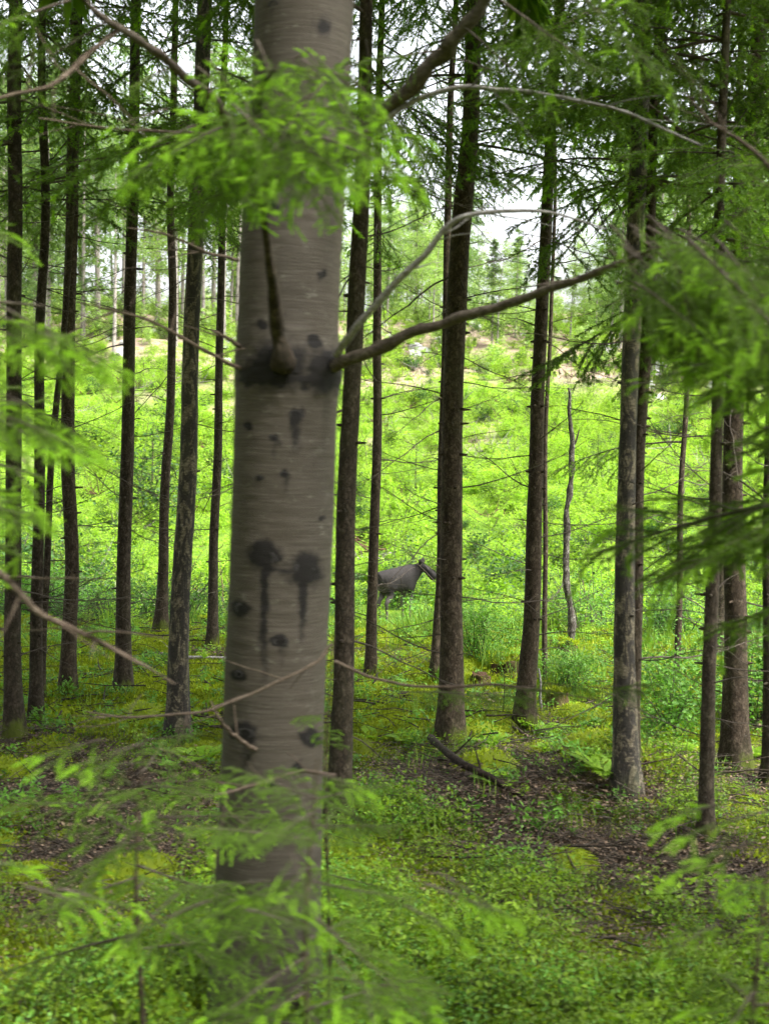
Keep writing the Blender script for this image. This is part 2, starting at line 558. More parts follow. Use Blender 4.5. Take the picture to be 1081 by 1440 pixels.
# ------------------------------------------------------------------ ground
def moss_amount(x, y):
    """0 bare litter .. 1 moss and plants"""
    v = .66 + (fbm(x * .9, y * .9, 21) - .5) * .9 + (fbm(x * 3.1, y * 3.1, 25) - .5) * .5
    for px, py, r_, a in BARE:
        v = v - .8 * a * np.exp(-(((x - px) ** 2 + (y - py) ** 2) / r_ ** 2))
    return np.clip(v + np.clip((y - 8.6) * .07, 0, .24), 0, 1)
BARE = []
for px, py, r_, a in ((60, 1120, .8, .8), (170, 1150, .8, .9), (150, 1220, .6, .9), (560, 1105, .45, .9), (660, 1115, .55, 1.0), (690, 1135, .35, .7),
                      (900, 1115, .35, 1.0), (850, 1215, .45, 1.0), (960, 1225, .4, .9), (1010, 1240, .4, .7), (40, 1060, .5, .8),
                      (760, 1085, .4, .7), (540, 985, .6, .6), (300, 925, .6, .5), (1060, 1100, .4, .7)):
    p, d = hit(px, py)
    BARE.append((p[0], p[1], r_ * .8, a))

def axis(parts):
    return np.unique(np.concatenate([np.linspace(a, b_, n) for a, b_, n in parts]))
gx = axis([(-320, -60, 24), (-60, -12, 30), (-12, -5, 40), (-5, 5, 130), (5, 12, 40), (12, 60, 30), (60, 320, 24)])
gy = axis([(-60, 0, 16), (0, 4, 10), (4, 13, 150), (13, 22, 70), (22, 60, 70), (60, 200, 90), (200, 700, 26)])
GX, GY = np.meshgrid(gx, gy)
GZ = zground(GX, GY)
nx, ny = len(gx), len(gy)
i, j = np.meshgrid(np.arange(ny - 1), np.arange(nx - 1), indexing='ij')
F = np.stack([i * nx + j, i * nx + j + 1, (i + 1) * nx + j + 1, (i + 1) * nx + j], -1).reshape(-1, 4)
mb = MB()
mb.add(np.stack([GX, GY, GZ], -1), F)
me = mb.mesh('ground', [M['ground']])
a = me.attributes.new('moss', 'FLOAT', 'POINT'); a.data.foreach_set('value', moss_amount(GX, GY).astype(np.float32).ravel())
zn = np.interp(GY, [15, 20, 30, 70, 95, 135, 300], [0, .3, .4, .5, .62, .78, .8])
a = me.attributes.new('zone', 'FLOAT', 'POINT'); a.data.foreach_set('value', zn.astype(np.float32).ravel())
g = link('ground', me)
g['kind'] = 'structure'

# ------------------------------------------------------------------ branches
def twig_needles(mb, P, per_m, L, W, mat_, ang=.75, drop=0.0, lo=0.0, hi=1.0):
    """needles all round a twig polyline"""
    P = np.asarray(P)
    seg = np.linalg.norm(np.diff(P, axis=0), axis=1)
    tot = seg.sum()
    n = max(2, int(tot * per_m))
    s = rng.random(n) * tot
    cs = np.concatenate([[0], np.cumsum(seg)])
    k = np.clip(np.searchsorted(cs, s) - 1, 0, len(seg) - 1)
    f = ((s - cs[k]) / seg[k])[:, None]
    C = P[k] * (1 - f) + P[k + 1] * f
    T = norm(P[k + 1] - P[k])
    Q = norm(np.cross(T, rng.normal(size=(n, 3))))
    D = T * math.cos(ang) + Q * math.sin(ang) * (.8 + .4 * rng.random((n, 1)))
    D[:, 2] -= drop
    needles(mb, C, D, L * (.75 + .5 * rng.random(n)), W, mat_, lo + (hi - lo) * rng.random(n))

def curve(p0, d0, length, droop, n=6, wig=.06, lift=0.0):
    P = [np.array(p0, float)]
    d = norm(d0)
    st = length / (n - 1)
    for i in range(n - 1):
        d = norm(d + np.array([0, 0, -droop + lift * i / n]) * st + rng.normal(size=3) * wig)
        P.append(P[-1] + d * st)
    return np.array(P)

def spruce_branch(name, length, per_m, L, W, twig_gap, lime=.5, sub=True, droop=.25, rad=.010, bare=.15, lime_len=.06, shoot_per_m=900, hang=.3, axis_sides=5):
    """a spruce branch along +X: bark axis, flat side twigs, needles, pale fresh shoots on the tips"""
    mb = MB()
    A = curve((0, 0, 0), (1, 0, .06), length, droop, 10, .03, lift=.35)
    tube(mb, A, np.linspace(rad, rad * .25, len(A)), axis_sides, 0)
    tips = [(A[-1], A[-1] - A[-2])]
    twig_needles(mb, A[4:], per_m, L, W, 1)
    s = bare * length
    side = 1
    while s < length * .97:
        f = s / length
        k = min(int(f * (len(A) - 1)), len(A) - 2)
        p = A[k] + (A[k + 1] - A[k]) * (f * (len(A) - 1) - k)
        T = norm(A[k + 1] - A[k])
        Sd = norm(np.cross(T, (0, 0, 1))) * side
        tl = length * (.50 * (1 - f) ** .8 + .10) * (.7 + .5 * rng.random())
        d = T * .75 + Sd * .8 + np.array([0, 0, -.15 + .2 * rng.normal()])
        Q = curve(p, d, tl, hang * (.6 + .8 * rng.random()), 6, .07)
        tube(mb, Q, np.linspace(rad * .4, rad * .16, len(Q)), 3, 0, cap=False)
        twig_needles(mb, Q, per_m, L, W, 1)
        tips.append((Q[-1], Q[-1] - Q[-2]))
        if sub:
            u = .25
            s2 = 1
            while u < .95:
                kk = min(int(u * 5), 4)
                pp = Q[kk] + (Q[kk + 1] - Q[kk]) * (u * 5 - kk)
                TT = norm(Q[kk + 1] - Q[kk])
                dd = TT * .8 + norm(np.cross(TT, (0, 0, 1))) * s2 * .75 + np.array([0, 0, -.3 + .2 * rng.normal()])
                sl = tl * (.42 * (1 - u) + .12) * (.6 + .7 * rng.random())
                S = curve(pp, dd, sl, hang * 2.0, 4, .07)
                twig_needles(mb, S, per_m, L, W, 1)
                tips.append((S[-1], S[-1] - S[-2]))
                u += twig_gap / max(tl, .05) * (.8 + .5 * rng.random())
                s2 = -s2
        s += twig_gap * (.75 + .5 * rng.random())
        side = -side
    if lime > 0:
        for p, d in tips:
            if rng.random() < lime:
                S = curve(p, norm(d) + np.array([0, 0, -.1]), lime_len * (.6 + .8 * rng.random()), 3.5, 4, .05)
                twig_needles(mb, S, shoot_per_m, L * .85, W * 1.15, 2, .65)
                for q in range(int(rng.random() * 2.4)):
                    d2 = norm(d) + rng.normal(size=3) * .5
                    S = curve(p, d2 + np.array([0, 0, -.15]), lime_len * (.4 + .6 * rng.random()), 4, 4, .05)
                    twig_needles(mb, S, shoot_per_m, L * .85, W * 1.15, 2, .65)
    return mb.mesh(name, [M['branch_bark'], M['needle_near' if axis_sides == 6 else 'needle'], M['needle_new']])

near_branch = [spruce_branch('branch', l, 800, .017, .0019, .045, lime, True, dr, .007, lime_len=.075, shoot_per_m=2000, hang=hg, axis_sides=6)
               for l, lime, dr, hg in ((.75, .16, .3, .6), (.6, .5, .5, .8), (.9, .12, .2, .5), (.5, .65, .5, .9), (.7, .05, .4, .8))]
near_branch.append(spruce_branch('branch', .38, 800, .017, .0019, .075, 1.0, False, .6, .006, lime_len=.105, shoot_per_m=2600, hang=1.0, axis_sides=6))
near_branch.append(spruce_branch('branch', .30, 800, .017, .0019, .06, 1.0, False, .9, .006, lime_len=.09, shoot_per_m=2600, hang=1.3, axis_sides=6))
mid_branch = [spruce_branch('branch', l, 230, .030, .0085, .085, lime, True, dr, .011, bare=.2, lime_len=.06, shoot_per_m=420, hang=hg)
              for l, lime, dr, hg in ((1.5, .10, .30, .5), (1.2, .25, .45, .7), (1.9, .08, .22, .45), (1.0, .15, .5, .9), (1.6, .0, .35, .7), (1.3, .05, .6, 1.0))]

def dead_branch_mesh(length, rad, forks, mat_='wood', droop=.12):
    mb = MB()
    A = curve((0, 0, 0), (1, 0, .05 + .12 * rng.normal()), length, droop * 2, 9, .11, lift=.5)
    tube(mb, A, np.linspace(rad, rad * .3, len(A)), 5, 0)
    for q in range(forks):
        k = rng.integers(1, 7)
        d = norm(A[k] - A[k - 1]) + rng.normal(size=3) * np.array([.3, .6, .3])
        Q = curve(A[k], d, length * (.2 + .3 * rng.random()) * (1 - k / 9), .3, 5, .08)
        tube(mb, Q, np.linspace(rad * .5, rad * .2, len(Q)), 3, 0, cap=False)
        for z in range(2):
            kk = rng.integers(1, 4)
            Q2 = curve(Q[kk], norm(Q[kk + 1] - Q[kk]) + rng.normal(size=3) * .5, length * .12, .3, 3, .06)
            tube(mb, Q2, np.linspace(rad * .28, rad * .12, len(Q2)), 3, 0, cap=False)
    return mb.mesh('dead_branch', [M[mat_]])
dead_mesh = [dead_branch_mesh(l, r_, f) for l, r_, f in ((.9, .0055, 4), (.7, .0045, 3), (1.1, .0065, 6), (.5, .004, 1), (.9, .005, 6), (.75, .005, 4), (1.25, .0065, 5), (.35, .005, 1), (.2, .006, 0))]

# coarse upper crowns, above the frame: they shade the wood
def crown_mesh(H, rbase, nb, seed, mat_i=M['needle']):
    mb = MB()
    for q in range(nb):
        f = (q + rng.random()) / nb
        z = H * f ** 1.1
        rr = rbase * (1 - f) ** .8 * (.65 + .5 * rng.random()) + .15
        az = rng.random() * 6.283
        d = np.array([math.cos(az), math.sin(az), -.1 + .3 * f])
        A = curve((0, 0, z), d, rr, .25, 5, .05)
        tube(mb, A, np.linspace(.018, .005, 5), 3, 0, cap=False)
        n = int(50 + rr * 80)
        u = rng.random(n) ** .8
        k = np.clip((u * 4).astype(int), 0, 3)
        C = A[k] + (A[k + 1] - A[k]) * (u * 4 - k)[:, None]
        T = norm(A[k + 1] - A[k])
        S = np.cross(T, (0, 0, 1.0)) * np.where(rng.random(n) < .5, 1, -1)[:, None]
        D = T * .7 + S * .7 + rng.normal(size=(n, 3)) * .2 + np.array([0, 0, -.3])
        leaves(mb, C, D, np.tile([0, 0, 1.0], (n, 1)) + rng.normal(size=(n, 3)) * .4, .12 + rr * .09 * (1 - u * .5), .07, 1, rng.random(n))
    return mb.mesh('crown', [M['branch_bark'], mat_i])
crowns = [crown_mesh(9.0, 2.3, 140, 1), crown_mesh(7.5, 2.0, 120, 2), crown_mesh(10.0, 2.2, 150, 3)]

# ------------------------------------------------------------------ the trees in the wood
def trunk_mesh(P, r, mat_, sides=18, rough=.05, stubs=30, flare=1.35):
    """bark column with a flared foot, uneven girth and short broken stubs; vertices relative to P[0]"""
    O = P[0].copy()
    n = 90
    C, rr = resample(P - O, r, n)
    s = np.concatenate([[0], np.cumsum(np.linalg.norm(np.diff(C, axis=0), axis=1))])
    rr = rr * (1 + (flare - 1) * np.exp(-s / (3.2 * r[0])))
    C = C + np.stack([(vnoise(s * .9, s * 0, int(O[0] * 90) & 63) - .5), (vnoise(s * .9, s * 0 + 5, int(O[0] * 70) & 63) - .5), s * 0], 1) * .05 * np.clip(s, 0, 1)[:, None]
    C[0, 2] -= .12
    mb = MB()
    T, N, B = frames(C)
    a = np.linspace(0, 2 * np.pi, sides, endpoint=False)
    lob = 1 + .16 * np.exp(-s / (2.2 * r[0]))[:, None] * np.sin(a * 5 + O[0] * 9)[None]
    nz = 1 + rough * (vnoise(s[:, None] * 6, (a * 3)[None] + 0 * s[:, None], 3) - .5) * 2
    R_ = rr[:, None] * lob * nz
    V = C[:, None] + R_[..., None] * (np.cos(a)[None, :, None] * N[:, None] + np.sin(a)[None, :, None] * B[:, None])
    i, j = np.meshgrid(np.arange(n - 1), np.arange(sides), indexing='ij')
    j2 = (j + 1) % sides
    mb.add(V, np.stack([i * sides + j, i * sides + j2, (i + 1) * sides + j2, (i + 1) * sides + j], -1).reshape(-1, 4))
    for q in range(stubs):
        k = rng.integers(6, int(n * .62))
        az = rng.random() * 6.283
        d = np.cos(az) * N[k] + np.sin(az) * B[k]
        p = C[k] + d * rr[k] * .85
        tube(mb, [p, p + d * rr[k] * .32, p + d * (rr[k] * .35 + .015 + .05 * rng.random() ** 3)], [rr[k] * .24, .010, .006], 5, 0)
    return mb.mesh('trunk', [mat_]), C, rr, s

ALL_TRUNKS = []
def forest_tree(name, label, pts, wpx, mat_='bark', H=15, dead=18, live=10, live_lo=3.6, seed=0, crown=True, stubs=36, group=None, dead_lo=.5, lime=True, flare=1.6):
    """pts: pixels of the trunk from foot to the top of the frame; wpx: widths there"""
    base, D = hit(*pts[0])
    P = [base]
    for x, y in pts[1:]:
        P.append(unproj(x, y, D))
    P = np.array(P)
    r = np.array(wpx) * D / FPX / 2 * .86
    up = norm(P[-1] - P[0])
    ext = H - (P[-1][2] - base[2])
    P = np.vstack([P, P[-1] + up * ext * .5, P[-1] + up * ext])
    r = np.concatenate([r, [r[-1] * .6, .012]])
    me, C, rr, s = trunk_mesh(P, r, M[mat_], stubs=stubs, flare=flare)
    t = thing(name, label, 'tree', base, group=group)
    link('trunk', me, t)
    top = 2.5 + 594 / FPX * D + .5          # what the frame shows
    def put(nm, m, z, az, el, sc):
        k = int(np.clip(np.searchsorted(s, z), 1, len(s) - 2))
        q = C[k] + np.array([math.cos(az), math.sin(az), 0]) * rr[k] * .7
        return link(nm, m, t, q, (0, -el, az), sc)
    dead = int(dead * 1.8)
    for q in range(dead):
        z = dead_lo + (min(top, live_lo + 1.2) - dead_lo) * (q + rng.random()) / dead
        az = rng.random() * 6.283
        if rng.random() < .55:              # many point sideways in view of the path
            az = (0 if rng.random() < .5 else math.pi) + rng.normal() * .6
        put('dead_branch', dead_mesh[rng.integers(0, len(dead_mesh))], z, az, .0 + .12 * rng.normal(), .6 + .6 * rng.random())
    live = int(live * 1.7)
    for q in range(live):
        z = live_lo + (top + .8 - live_lo) * ((q + rng.random()) / live) ** .85
        put('branch', mid_branch[rng.integers(0, len(mid_branch))], z, rng.random() * 6.283, -.15 + .2 * rng.normal(), .7 + .45 * rng.random())
    if crown:
        z0 = top + 1.3
        k = int(np.clip(np.searchsorted(s, z0), 1, len(s) - 2))
        ci = rng.integers(0, 3)
        ch = (9.0, 7.5, 10.0)[ci]
        link('crown', crowns[ci], t, C[k], (0, 0, rng.random() * 6.28), (.72, .72, max(.35, (H - z0) / ch)))
    ALL_TRUNKS.append((base[0], base[1]))
    return t

forest_tree('spruce_tree', 'dark spruce trunk nearest the left edge of the photo', [(20, 1035), (17, 600), (24, 0)], [28, 25, 22], 'bark_dark', 15, 20, 8, 3.6)
forest_tree('spruce_tree', 'slim dark spruce second from the left edge with a thin leaning stem beside it', [(50, 1020), (58, 600), (62, 0)], [22, 17, 12], 'bark_dark', 13, 16, 5, 4.0)
forest_tree('spruce_tree', 'very thin dark stem leaning right between the second and third spruces from the left', [(58, 990), (68, 740), (92, 430), (112, 0)], [13, 11, 10, 7], 'bark_dark', 10, 10, 5, 4.2, stubs=14)
forest_tree('spruce_tree', 'brown spruce with stubbly bark, third full trunk from the left edge', [(95, 977), (100, 600), (106, 0)], [24, 22, 18], 'bark', 15, 20, 7, 4.0)
forest_tree('spruce_tree', 'straight clean spruce trunk standing alone midway between the left edge and the mottled birch', [(174, 977), (183, 500), (193, 0)], [25, 20, 16], 'bark_dark', 15, 16, 6, 4.2)
forest_tree('spruce_tree', 'slim spruce with flared foot at the clearing edge just left of the mottled birch', [(226, 888), (238, 560), (246, 0)], [18, 14, 10], 'bark', 14, 14, 6, 4.6, flare=1.8)
forest_tree('birch_tree', 'mottled birch with black and pale patches left of the big grey trunk', [(250, 1047), (255, 800), (268, 600), (273, 400), (285, 0)], [34, 31, 28, 26, 24], 'birch', 15, 6, 8, 4.6, stubs=6)
forest_tree('spruce_tree', 'thin dark spruce between the mottled birch and the big grey trunk', [(298, 913), (306, 550), (318, 0)], [17, 13, 9], 'bark_dark', 12, 18, 5, 4.6)
forest_tree('spruce_tree', 'dark greenish spruce trunk directly right of the big grey trunk', [(476, 1168), (492, 700), (508, 300), (517, 0)], [37, 31, 27, 22], 'bark_dark', 16, 16, 12, 4.0)
forest_tree('spruce_tree', 'slender brown spruce just left of the moose', [(521, 957), (529, 600), (537, 0)], [18, 15, 10], 'bark', 13, 16, 10, 4.4)
forest_tree('spruce_tree', 'stout dark spruce just right of the moose with pale broken twigs low down', [(633, 1049), (640, 600), (652, 300), (665, 0)], [38, 34, 32, 25], 'bark', 17, 26, 8, 4.3, stubs=60)
forest_tree('spruce_tree', 'thin spruce half hidden behind the left side of the stout trunk near the moose', [(612, 957), (624, 600), (640, 0)], [17, 14, 9], 'bark', 13, 10, 8, 4.6)
forest_tree('spruce_tree', 'light brown spruce with many small knots leaning right, near the middle of the right half', [(736, 1029), (760, 520), (786, 0)], [30, 22, 16], 'bark', 15, 26, 4, 4.6, stubs=70)
forest_tree('spruce_tree', 'pole thin stem close behind the light brown knotty spruce', [(766, 962), (768, 600), (786, 0)], [9, 7, 4], 'bark', 10, 8, 4, 4.6, stubs=12)
forest_tree('birch_tree', 'old birch with cracked black and pale bark and spreading foot on a mound of litter', [(880, 1120), (878, 850), (881, 600), (890, 380), (903, 0)], [40, 33, 27, 29, 28], 'birch', 16, 6, 14, 3.5, stubs=8, flare=1.5)
forest_tree('spruce_tree', 'brown spruce trunk hidden behind the old birch with spreading foot', [(885, 1082), (897, 700), (906, 450), (926, 0)], [26, 21, 19, 15], 'bark', 15, 14, 12, 3.8)
forest_tree('spruce_tree', 'pole thin spruce standing at the clearing edge right of the old birch', [(951, 955), (957, 700), (963, 500), (976, 0)], [11, 9, 8, 5], 'bark', 10, 14, 9, 2.0, stubs=16)
forest_tree('spruce_tree', 'dark spruce pole with its foot in brown litter, nearest of the right hand trunks', [(991, 1186), (1003, 750), (1012, 400), (1026, 0)], [25, 21, 18, 13], 'bark_dark', 14, 14, 14, 3.2)
forest_tree('spruce_tree', 'thick brown knotty spruce close behind the dark pole at right', [(1033, 1085), (1030, 700), (1045, 350), (1073, 0)], [40, 32, 29, 23], 'bark', 16, 20, 14, 3.4, stubs=60)
forest_tree('spruce_tree', 'spruce cut off by the right edge of the photo with a mossy foot', [(1084, 1112), (1080, 700), (1092, 0)], [26, 16, 12], 'bark_dark', 14, 14, 12, 3.4, flare=1.9)
forest_tree('spruce_tree', 'thin far spruce showing between the two knotty trunks at upper right', [(1012, 925), (1035, 250), (1046, 0)], [15, 12, 10], 'bark_dark', 13, 10, 10, 4.6)

# ------------------------------------------------------------------ the big grey trunk
BD = hit(372, 1425)[1]
bp = [(372, 1425), (385, 1000), (397, 740), (408, 380), (428, 0)]
bw = [148, 141, 144, 142, 138]
P = np.array([unproj(x, y, BD) for x, y in bp])
P[0] = hit(372, 1425)[0]
r = np.array(bw) * BD / FPX / 2
up = norm(P[-1] - P[1])
P = np.vstack([P, P[-1] + up * 6, P[-1] + up * 13])
r = np.concatenate([r, [.15, .015]])
big = thing('spruce_tree', 'big blurred grey trunk with black knot scars, the nearest and widest tree in the photo', 'tree', P[0])
BO = P[0].copy()
n, sides = 640, 128
C, rr = resample(P, r, n)
# spend most rings on the part in view
zz = np.concatenate([np.linspace(0, .62, 520), np.linspace(.62, 1, 121)[1:]])
idx = zz * (n - 1)
C = np.stack([np.interp(idx, np.arange(n), C[:, k]) for k in range(3)], 1)
rr = np.interp(idx, np.arange(n), rr)
s = np.concatenate([[0], np.cumsum(np.linalg.norm(np.diff(C, axis=0), axis=1))])
rr = rr * (1 + .16 * np.exp(-s / .25))
BC, BR, BS = C.copy(), rr.copy(), s
def on_bark(px, py):
    """where a pixel's ray meets the big trunk: point, outward normal"""
    d = np.linspace(BD - .5, BD + .2, 400)
    Q = unproj(np.full_like(d, px), np.full_like(d, py), d)
    k = np.clip(np.searchsorted(BC[:, 2], Q[:, 2]), 1, len(BC) - 1)
    v = Q - BC[k]
    v[:, 2] = 0
    dist = np.linalg.norm(v, axis=1)
    ins = dist < BR[k]
    i = int(np.argmax(ins)) if ins.any() else int(np.argmin(dist - BR[k]))
    return Q[i], norm(v[i])
KNOTS = [(383, 290, 11), (452, 40, 11), (385, 5, 12), (460, 120, 8), (415, 582, 13), (385, 617, 9), (401, 667, 8), (363, 672, 7), (372, 783, 19), (428, 800, 19),
         (340, 856, 14), (395, 902, 10), (345, 1030, 18), (437, 1037, 12), (337, 948, 10), (455, 728, 5), (393, 512, 30), (458, 522, 26), (352, 528, 14), (440, 480, 7),
         (372, 455, 7), (450, 385, 6), (350, 600, 6), (420, 1080, 8), (380, 1105, 8)]
T, N, B = frames(C)
a = np.linspace(0, 2 * np.pi, sides, endpoint=False)
nz = 1 + .02 * (vnoise(s[:, None] * 3, (a * 1.3)[None] + 0 * s[:, None], 3) - .5) + .012 * (vnoise(s[:, None] * 40, (a * 2.5)[None] + 0 * s[:, None], 9) - .5)
V = C[:, None] + (rr[:, None] * nz)[..., None] * (np.cos(a)[None, :, None] * N[:, None] + np.sin(a)[None, :, None] * B[:, None])
vx, vy, vd = proj(V)
front = vd < (np.einsum('ij,j->i', C - CAM, FW)[:, None])
stain = np.zeros(vx.shape)
bulge = np.zeros(vx.shape)
wob = (vnoise(vx * .06, vy * .06, 31) - .5) + .7 * (vnoise(vx * .16, vy * .16, 33) - .5)
for kx, ky, kr in KNOTS:
    kr = kr * (1 if kr > 18.5 else .8)
    q = np.sqrt(((vx - kx) / 1.15) ** 2 + (vy - ky) ** 2) + wob * 10
    stain = np.maximum(stain, np.clip(1.55 - q / kr, 0, 1))
    bulge = np.maximum(bulge, np.exp(-(q / (kr * 1.4)) ** 2) * (kr / 30) ** 1.6 * (2.6 if kr > 24 else 1))
def drip(x0, y0, y1, w, k=1.0, x1=None):
    u = np.clip((vy - y0) / (y1 - y0), 0, 1)
    xc = x0 + ((x1 or x0) - x0) * u + wob * 5
    q = np.clip(1.3 - np.abs(vx - xc) / w, 0, 1) * ((vy > y0) & (vy < y1)) * (1 - u * u * .75) * k
    return q
for dd in (drip(373, 785, 960, 8, 1, 370), drip(425, 803, 905, 7, .95), drip(415, 585, 640, 9, .8), drip(402, 667, 700, 6, .5), drip(395, 900, 940, 6, .5), drip(386, 617, 650, 6, .5),
           drip(345, 1030, 1090, 8, .6), drip(392, 440, 520, 10, .9)):
    stain = np.maximum(stain, dd)
stain = np.maximum(stain, np.clip(1.25 - np.abs(vy - 797 - wob * 14 - (vx - 400) * .25) / 11, 0, 1) * np.clip((vx - 366) / 12, 0, 1) * np.clip((436 - vx) / 12, 0, 1) * .72)   # bar joining the two big scars
stain = np.maximum(stain, np.clip(1.2 - np.abs(vy - 535 - wob * 14) / 14, 0, 1) * ((vx > 345) & (vx < 475)) * .9)    # dark collar under the whorl
stain = stain * front
bulge = bulge * front
V = V + (bulge * .012)[..., None] * (V - C[:, None]) / rr[:, None, None]
i, j = np.meshgrid(np.arange(len(C) - 1), np.arange(sides), indexing='ij')
j2 = (j + 1) % sides
mb = MB()
mb.add(V - BO, np.stack([i * sides + j, i * sides + j2, (i + 1) * sides + j2, (i + 1) * sides + j], -1).reshape(-1, 4))
me = mb.mesh('trunk', [M['main_bark']])
at = me.attributes.new('stain', 'FLOAT', 'POINT'); at.data.foreach_set('value', stain.astype(np.float32).ravel())
link('trunk', me, big)

def knot_mesh():
    mb = MB()
    n, k = 18, 6
    a = np.linspace(0, 2 * np.pi, n, endpoint=False)
    prof = [(1.05, -.25), (1.0, .06), (.85, .2), (.62, .22), (.42, .05), (.2, -.02)]
    wob = 1 + .9 * (np.convolve(np.tile(rng.random(n), 3), np.ones(4) / 4, 'same')[n:2 * n] - .5)
    V = np.array([[np.cos(a) * q * wob, np.sin(a) * q * wob, np.full(n, z)] for q, z in prof]).transpose(0, 2, 1)
    i, j = np.meshgrid(np.arange(k - 1), np.arange(n), indexing='ij')
    j2 = (j + 1) % n
    mb.add(V, np.stack([i * n + j, i * n + j2, (i + 1) * n + j2, (i + 1) * n + j], -1).reshape(-1, 4))
    mb.add(V[-1], np.array([[0, q, q + 1] for q in range(1, n - 1)]))
    return mb.mesh('knot', [M['knot']])
km = [knot_mesh() for q in range(4)]
for q, (kx, ky, kr) in enumerate(KNOTS):
    if kr > 24:
        continue
    p, nn = on_bark(kx, ky)
    R3 = kr * BD / FPX * (.55 + .25 * rng.random())
    o = link('knot', km[q % 4], big, p - BO + nn * R3 * .02)
    o.rotation_mode = 'QUATERNION'
    o.rotation_quaternion = Vector(nn).to_track_quat('Z', 'Y')
    o.scale = (R3 * (1.0 + .3 * rng.random()), R3 * (.65 + .25 * rng.random()), R3 * .5)

def limb(parent, O, ctl, wpx, mat_, name='branch', n=60, twigs=0, rough=.12, twig_len=.35, label=None, sides=10):
    """a branch through (pixel x, pixel y, depth) points with pixel widths; small bare side twigs"""
    Pc = np.array([unproj(x, y, d) for x, y, d in ctl])
    rc = np.array([w_ * c[2] / FPX / 2 for w_, c in zip(wpx, ctl)]) * (.72 if mat_ == 'brown_wood' else .9)
    C, rr = resample(Pc, rc, n)
    u = np.linspace(0, 1, n)
    C = C + (np.stack([vnoise(u * 14, u * 0, q + int(abs(ctl[0][0]))) for q in (1, 2, 3)], 1) - .5) * rr[:, None] * 1.1
    rr = rr * (1 + .3 * (vnoise(u * 25, u * 0, 8 + int(abs(ctl[0][1]))) - .5))
    mb = MB()
    tube(mb, C - O, rr, sides, 0, rough=rough)
    for q in range(twigs):
        k = rng.integers(n // 6, n - 2)
        d = norm(C[k] - C[k - 1]) + rng.normal(size=3) * .8
        Q = curve(C[k] - O, d, twig_len * (.3 + .9 * rng.random()), .3, 6, .08)
        tube(mb, Q, np.linspace(min(.004, rr[k] * .5), .0012, 6), 4, 0, cap=False)
    me = mb.mesh(name, [M[mat_]])
    o = link(name, me, parent)
    if label:
        o['label'] = label
    return o, C, rr

def sprays(parent, O, items):
    """needle sprays on a branch: (px, py, depth, variant, azimuth, elevation, scale)"""
    for px, py, d, v, az, el, sc in items:
        link('spray', near_branch[v], parent, unproj(px, py, d) - O, (0.25 * rng.normal(), -el, az), sc)

D0 = BD
b1, C1, _ = limb(big, BO, [(462, 516, D0 - .1), (520, 492, D0 - .25), (600, 462, D0 - .4), (660, 444, D0 - .5), (720, 425, D0 - .6), (790, 400, D0 - .8), (845, 378, D0 - 1), (930, 345, D0 - 1.3)],
                 [24, 19, 17, 17, 15, 13, 12, 5], 'branch_bark', twigs=6, label='long dark branch reaching right from the whorl')
b2, _, _ = limb(big, BO, [(480, 222, D0 - .05), (525, 178, D0 - .2), (565, 135, D0 - .3), (610, 88, D0 - .4), (650, 45, D0 - .5), (690, -20, D0 - .6), (760, -140, D0 - .9)],
                [26, 24, 25, 26, 23, 20, 12], 'branch_bark', twigs=7, label='thick dark branch rising to the top of the photo')
b3, _, _ = limb(big, BO, [(474, 500, D0 - .15), (500, 460, D0 - .3), (545, 412, D0 - .4), (590, 365, D0 - .5), (622, 326, D0 - .55), (655, 304, D0 - .6), (705, 297, D0 - .6), (775, 300, D0 - .6), (850, 322, D0 - .6)],
                [14, 13, 12, 11, 10, 8, 6, 5, 3], 'grey_wood', twigs=5, label='bare bleached grey branch curving up and right')
b4, _, _ = limb(b2, BO, [(540, 172, D0 - .25), (572, 146, D0 - .3), (640, 123, D0 - .35), (700, 125, D0 - .4), (780, 136, D0 - .45), (840, 146, D0 - .5), (890, 162, D0 - .5), (985, 205, D0 - .6)],
                [9, 8, 7, 7, 6, 5, 5, 3], 'grey_wood', 'side_branch', twigs=6, label='slim pale grey side branch arching right')
b5, _, _ = limb(big, BO, [(350, 215, D0 - .1), (300, 140, D0 - .4), (248, 98, D0 - .7), (210, 66, D0 - .9), (166, 40, D0 - 1.1), (120, 2, D0 - 1.3), (80, -60, D0 - 1.5)],
                [16, 15, 14, 13, 12, 9, 5], 'branch_bark', twigs=5)
limb(b5, BO, [(170, 40, D0 - 1.1), (135, 66, D0 - 1.15), (100, 100, D0 - 1.2), (65, 122, D0 - 1.25), (15, 134, D0 - 1.3), (-70, 150, D0 - 1.4)], [10, 11, 11, 9, 7, 4], 'brown_wood', 'side_branch', twigs=4)
b6, _, _ = limb(big, BO, [(394, 522, D0 - .22), (390, 470, D0 - .3), (382, 390, D0 - .5), (372, 285, D0 - .8), (364, 205, D0 - 1.1), (365, 140, D0 - 1.4), (385, 95, D0 - 1.6)],
                [46, 24, 15, 12, 10, 8, 5], 'log_bark', twigs=3, label='branch climbing the front of the trunk to a blurred leafy end')
limb(big, BO, [(345, 520, D0 - .1), (300, 500, D0 - .2), (215, 452, D0 - .3), (160, 437, D0 - .35), (108, 424, D0 - .4)], [9, 7, 6, 5, 2], 'brown_wood', 'dead_branch', twigs=6)
limb(big, BO, [(340, 490, D0 - .1), (318, 475, D0 - .2), (298, 464, D0 - .3)], [10, 8, 5], 'brown_wood', 'dead_branch', twigs=1)
limb(big, BO, [(358, 1052, D0 - .2), (332, 1036, D0 - .3), (310, 1012, D0 - .4), (296, 985, D0 - .4)], [10, 8, 6, 3], 'brown_wood', 'dead_branch', twigs=3)
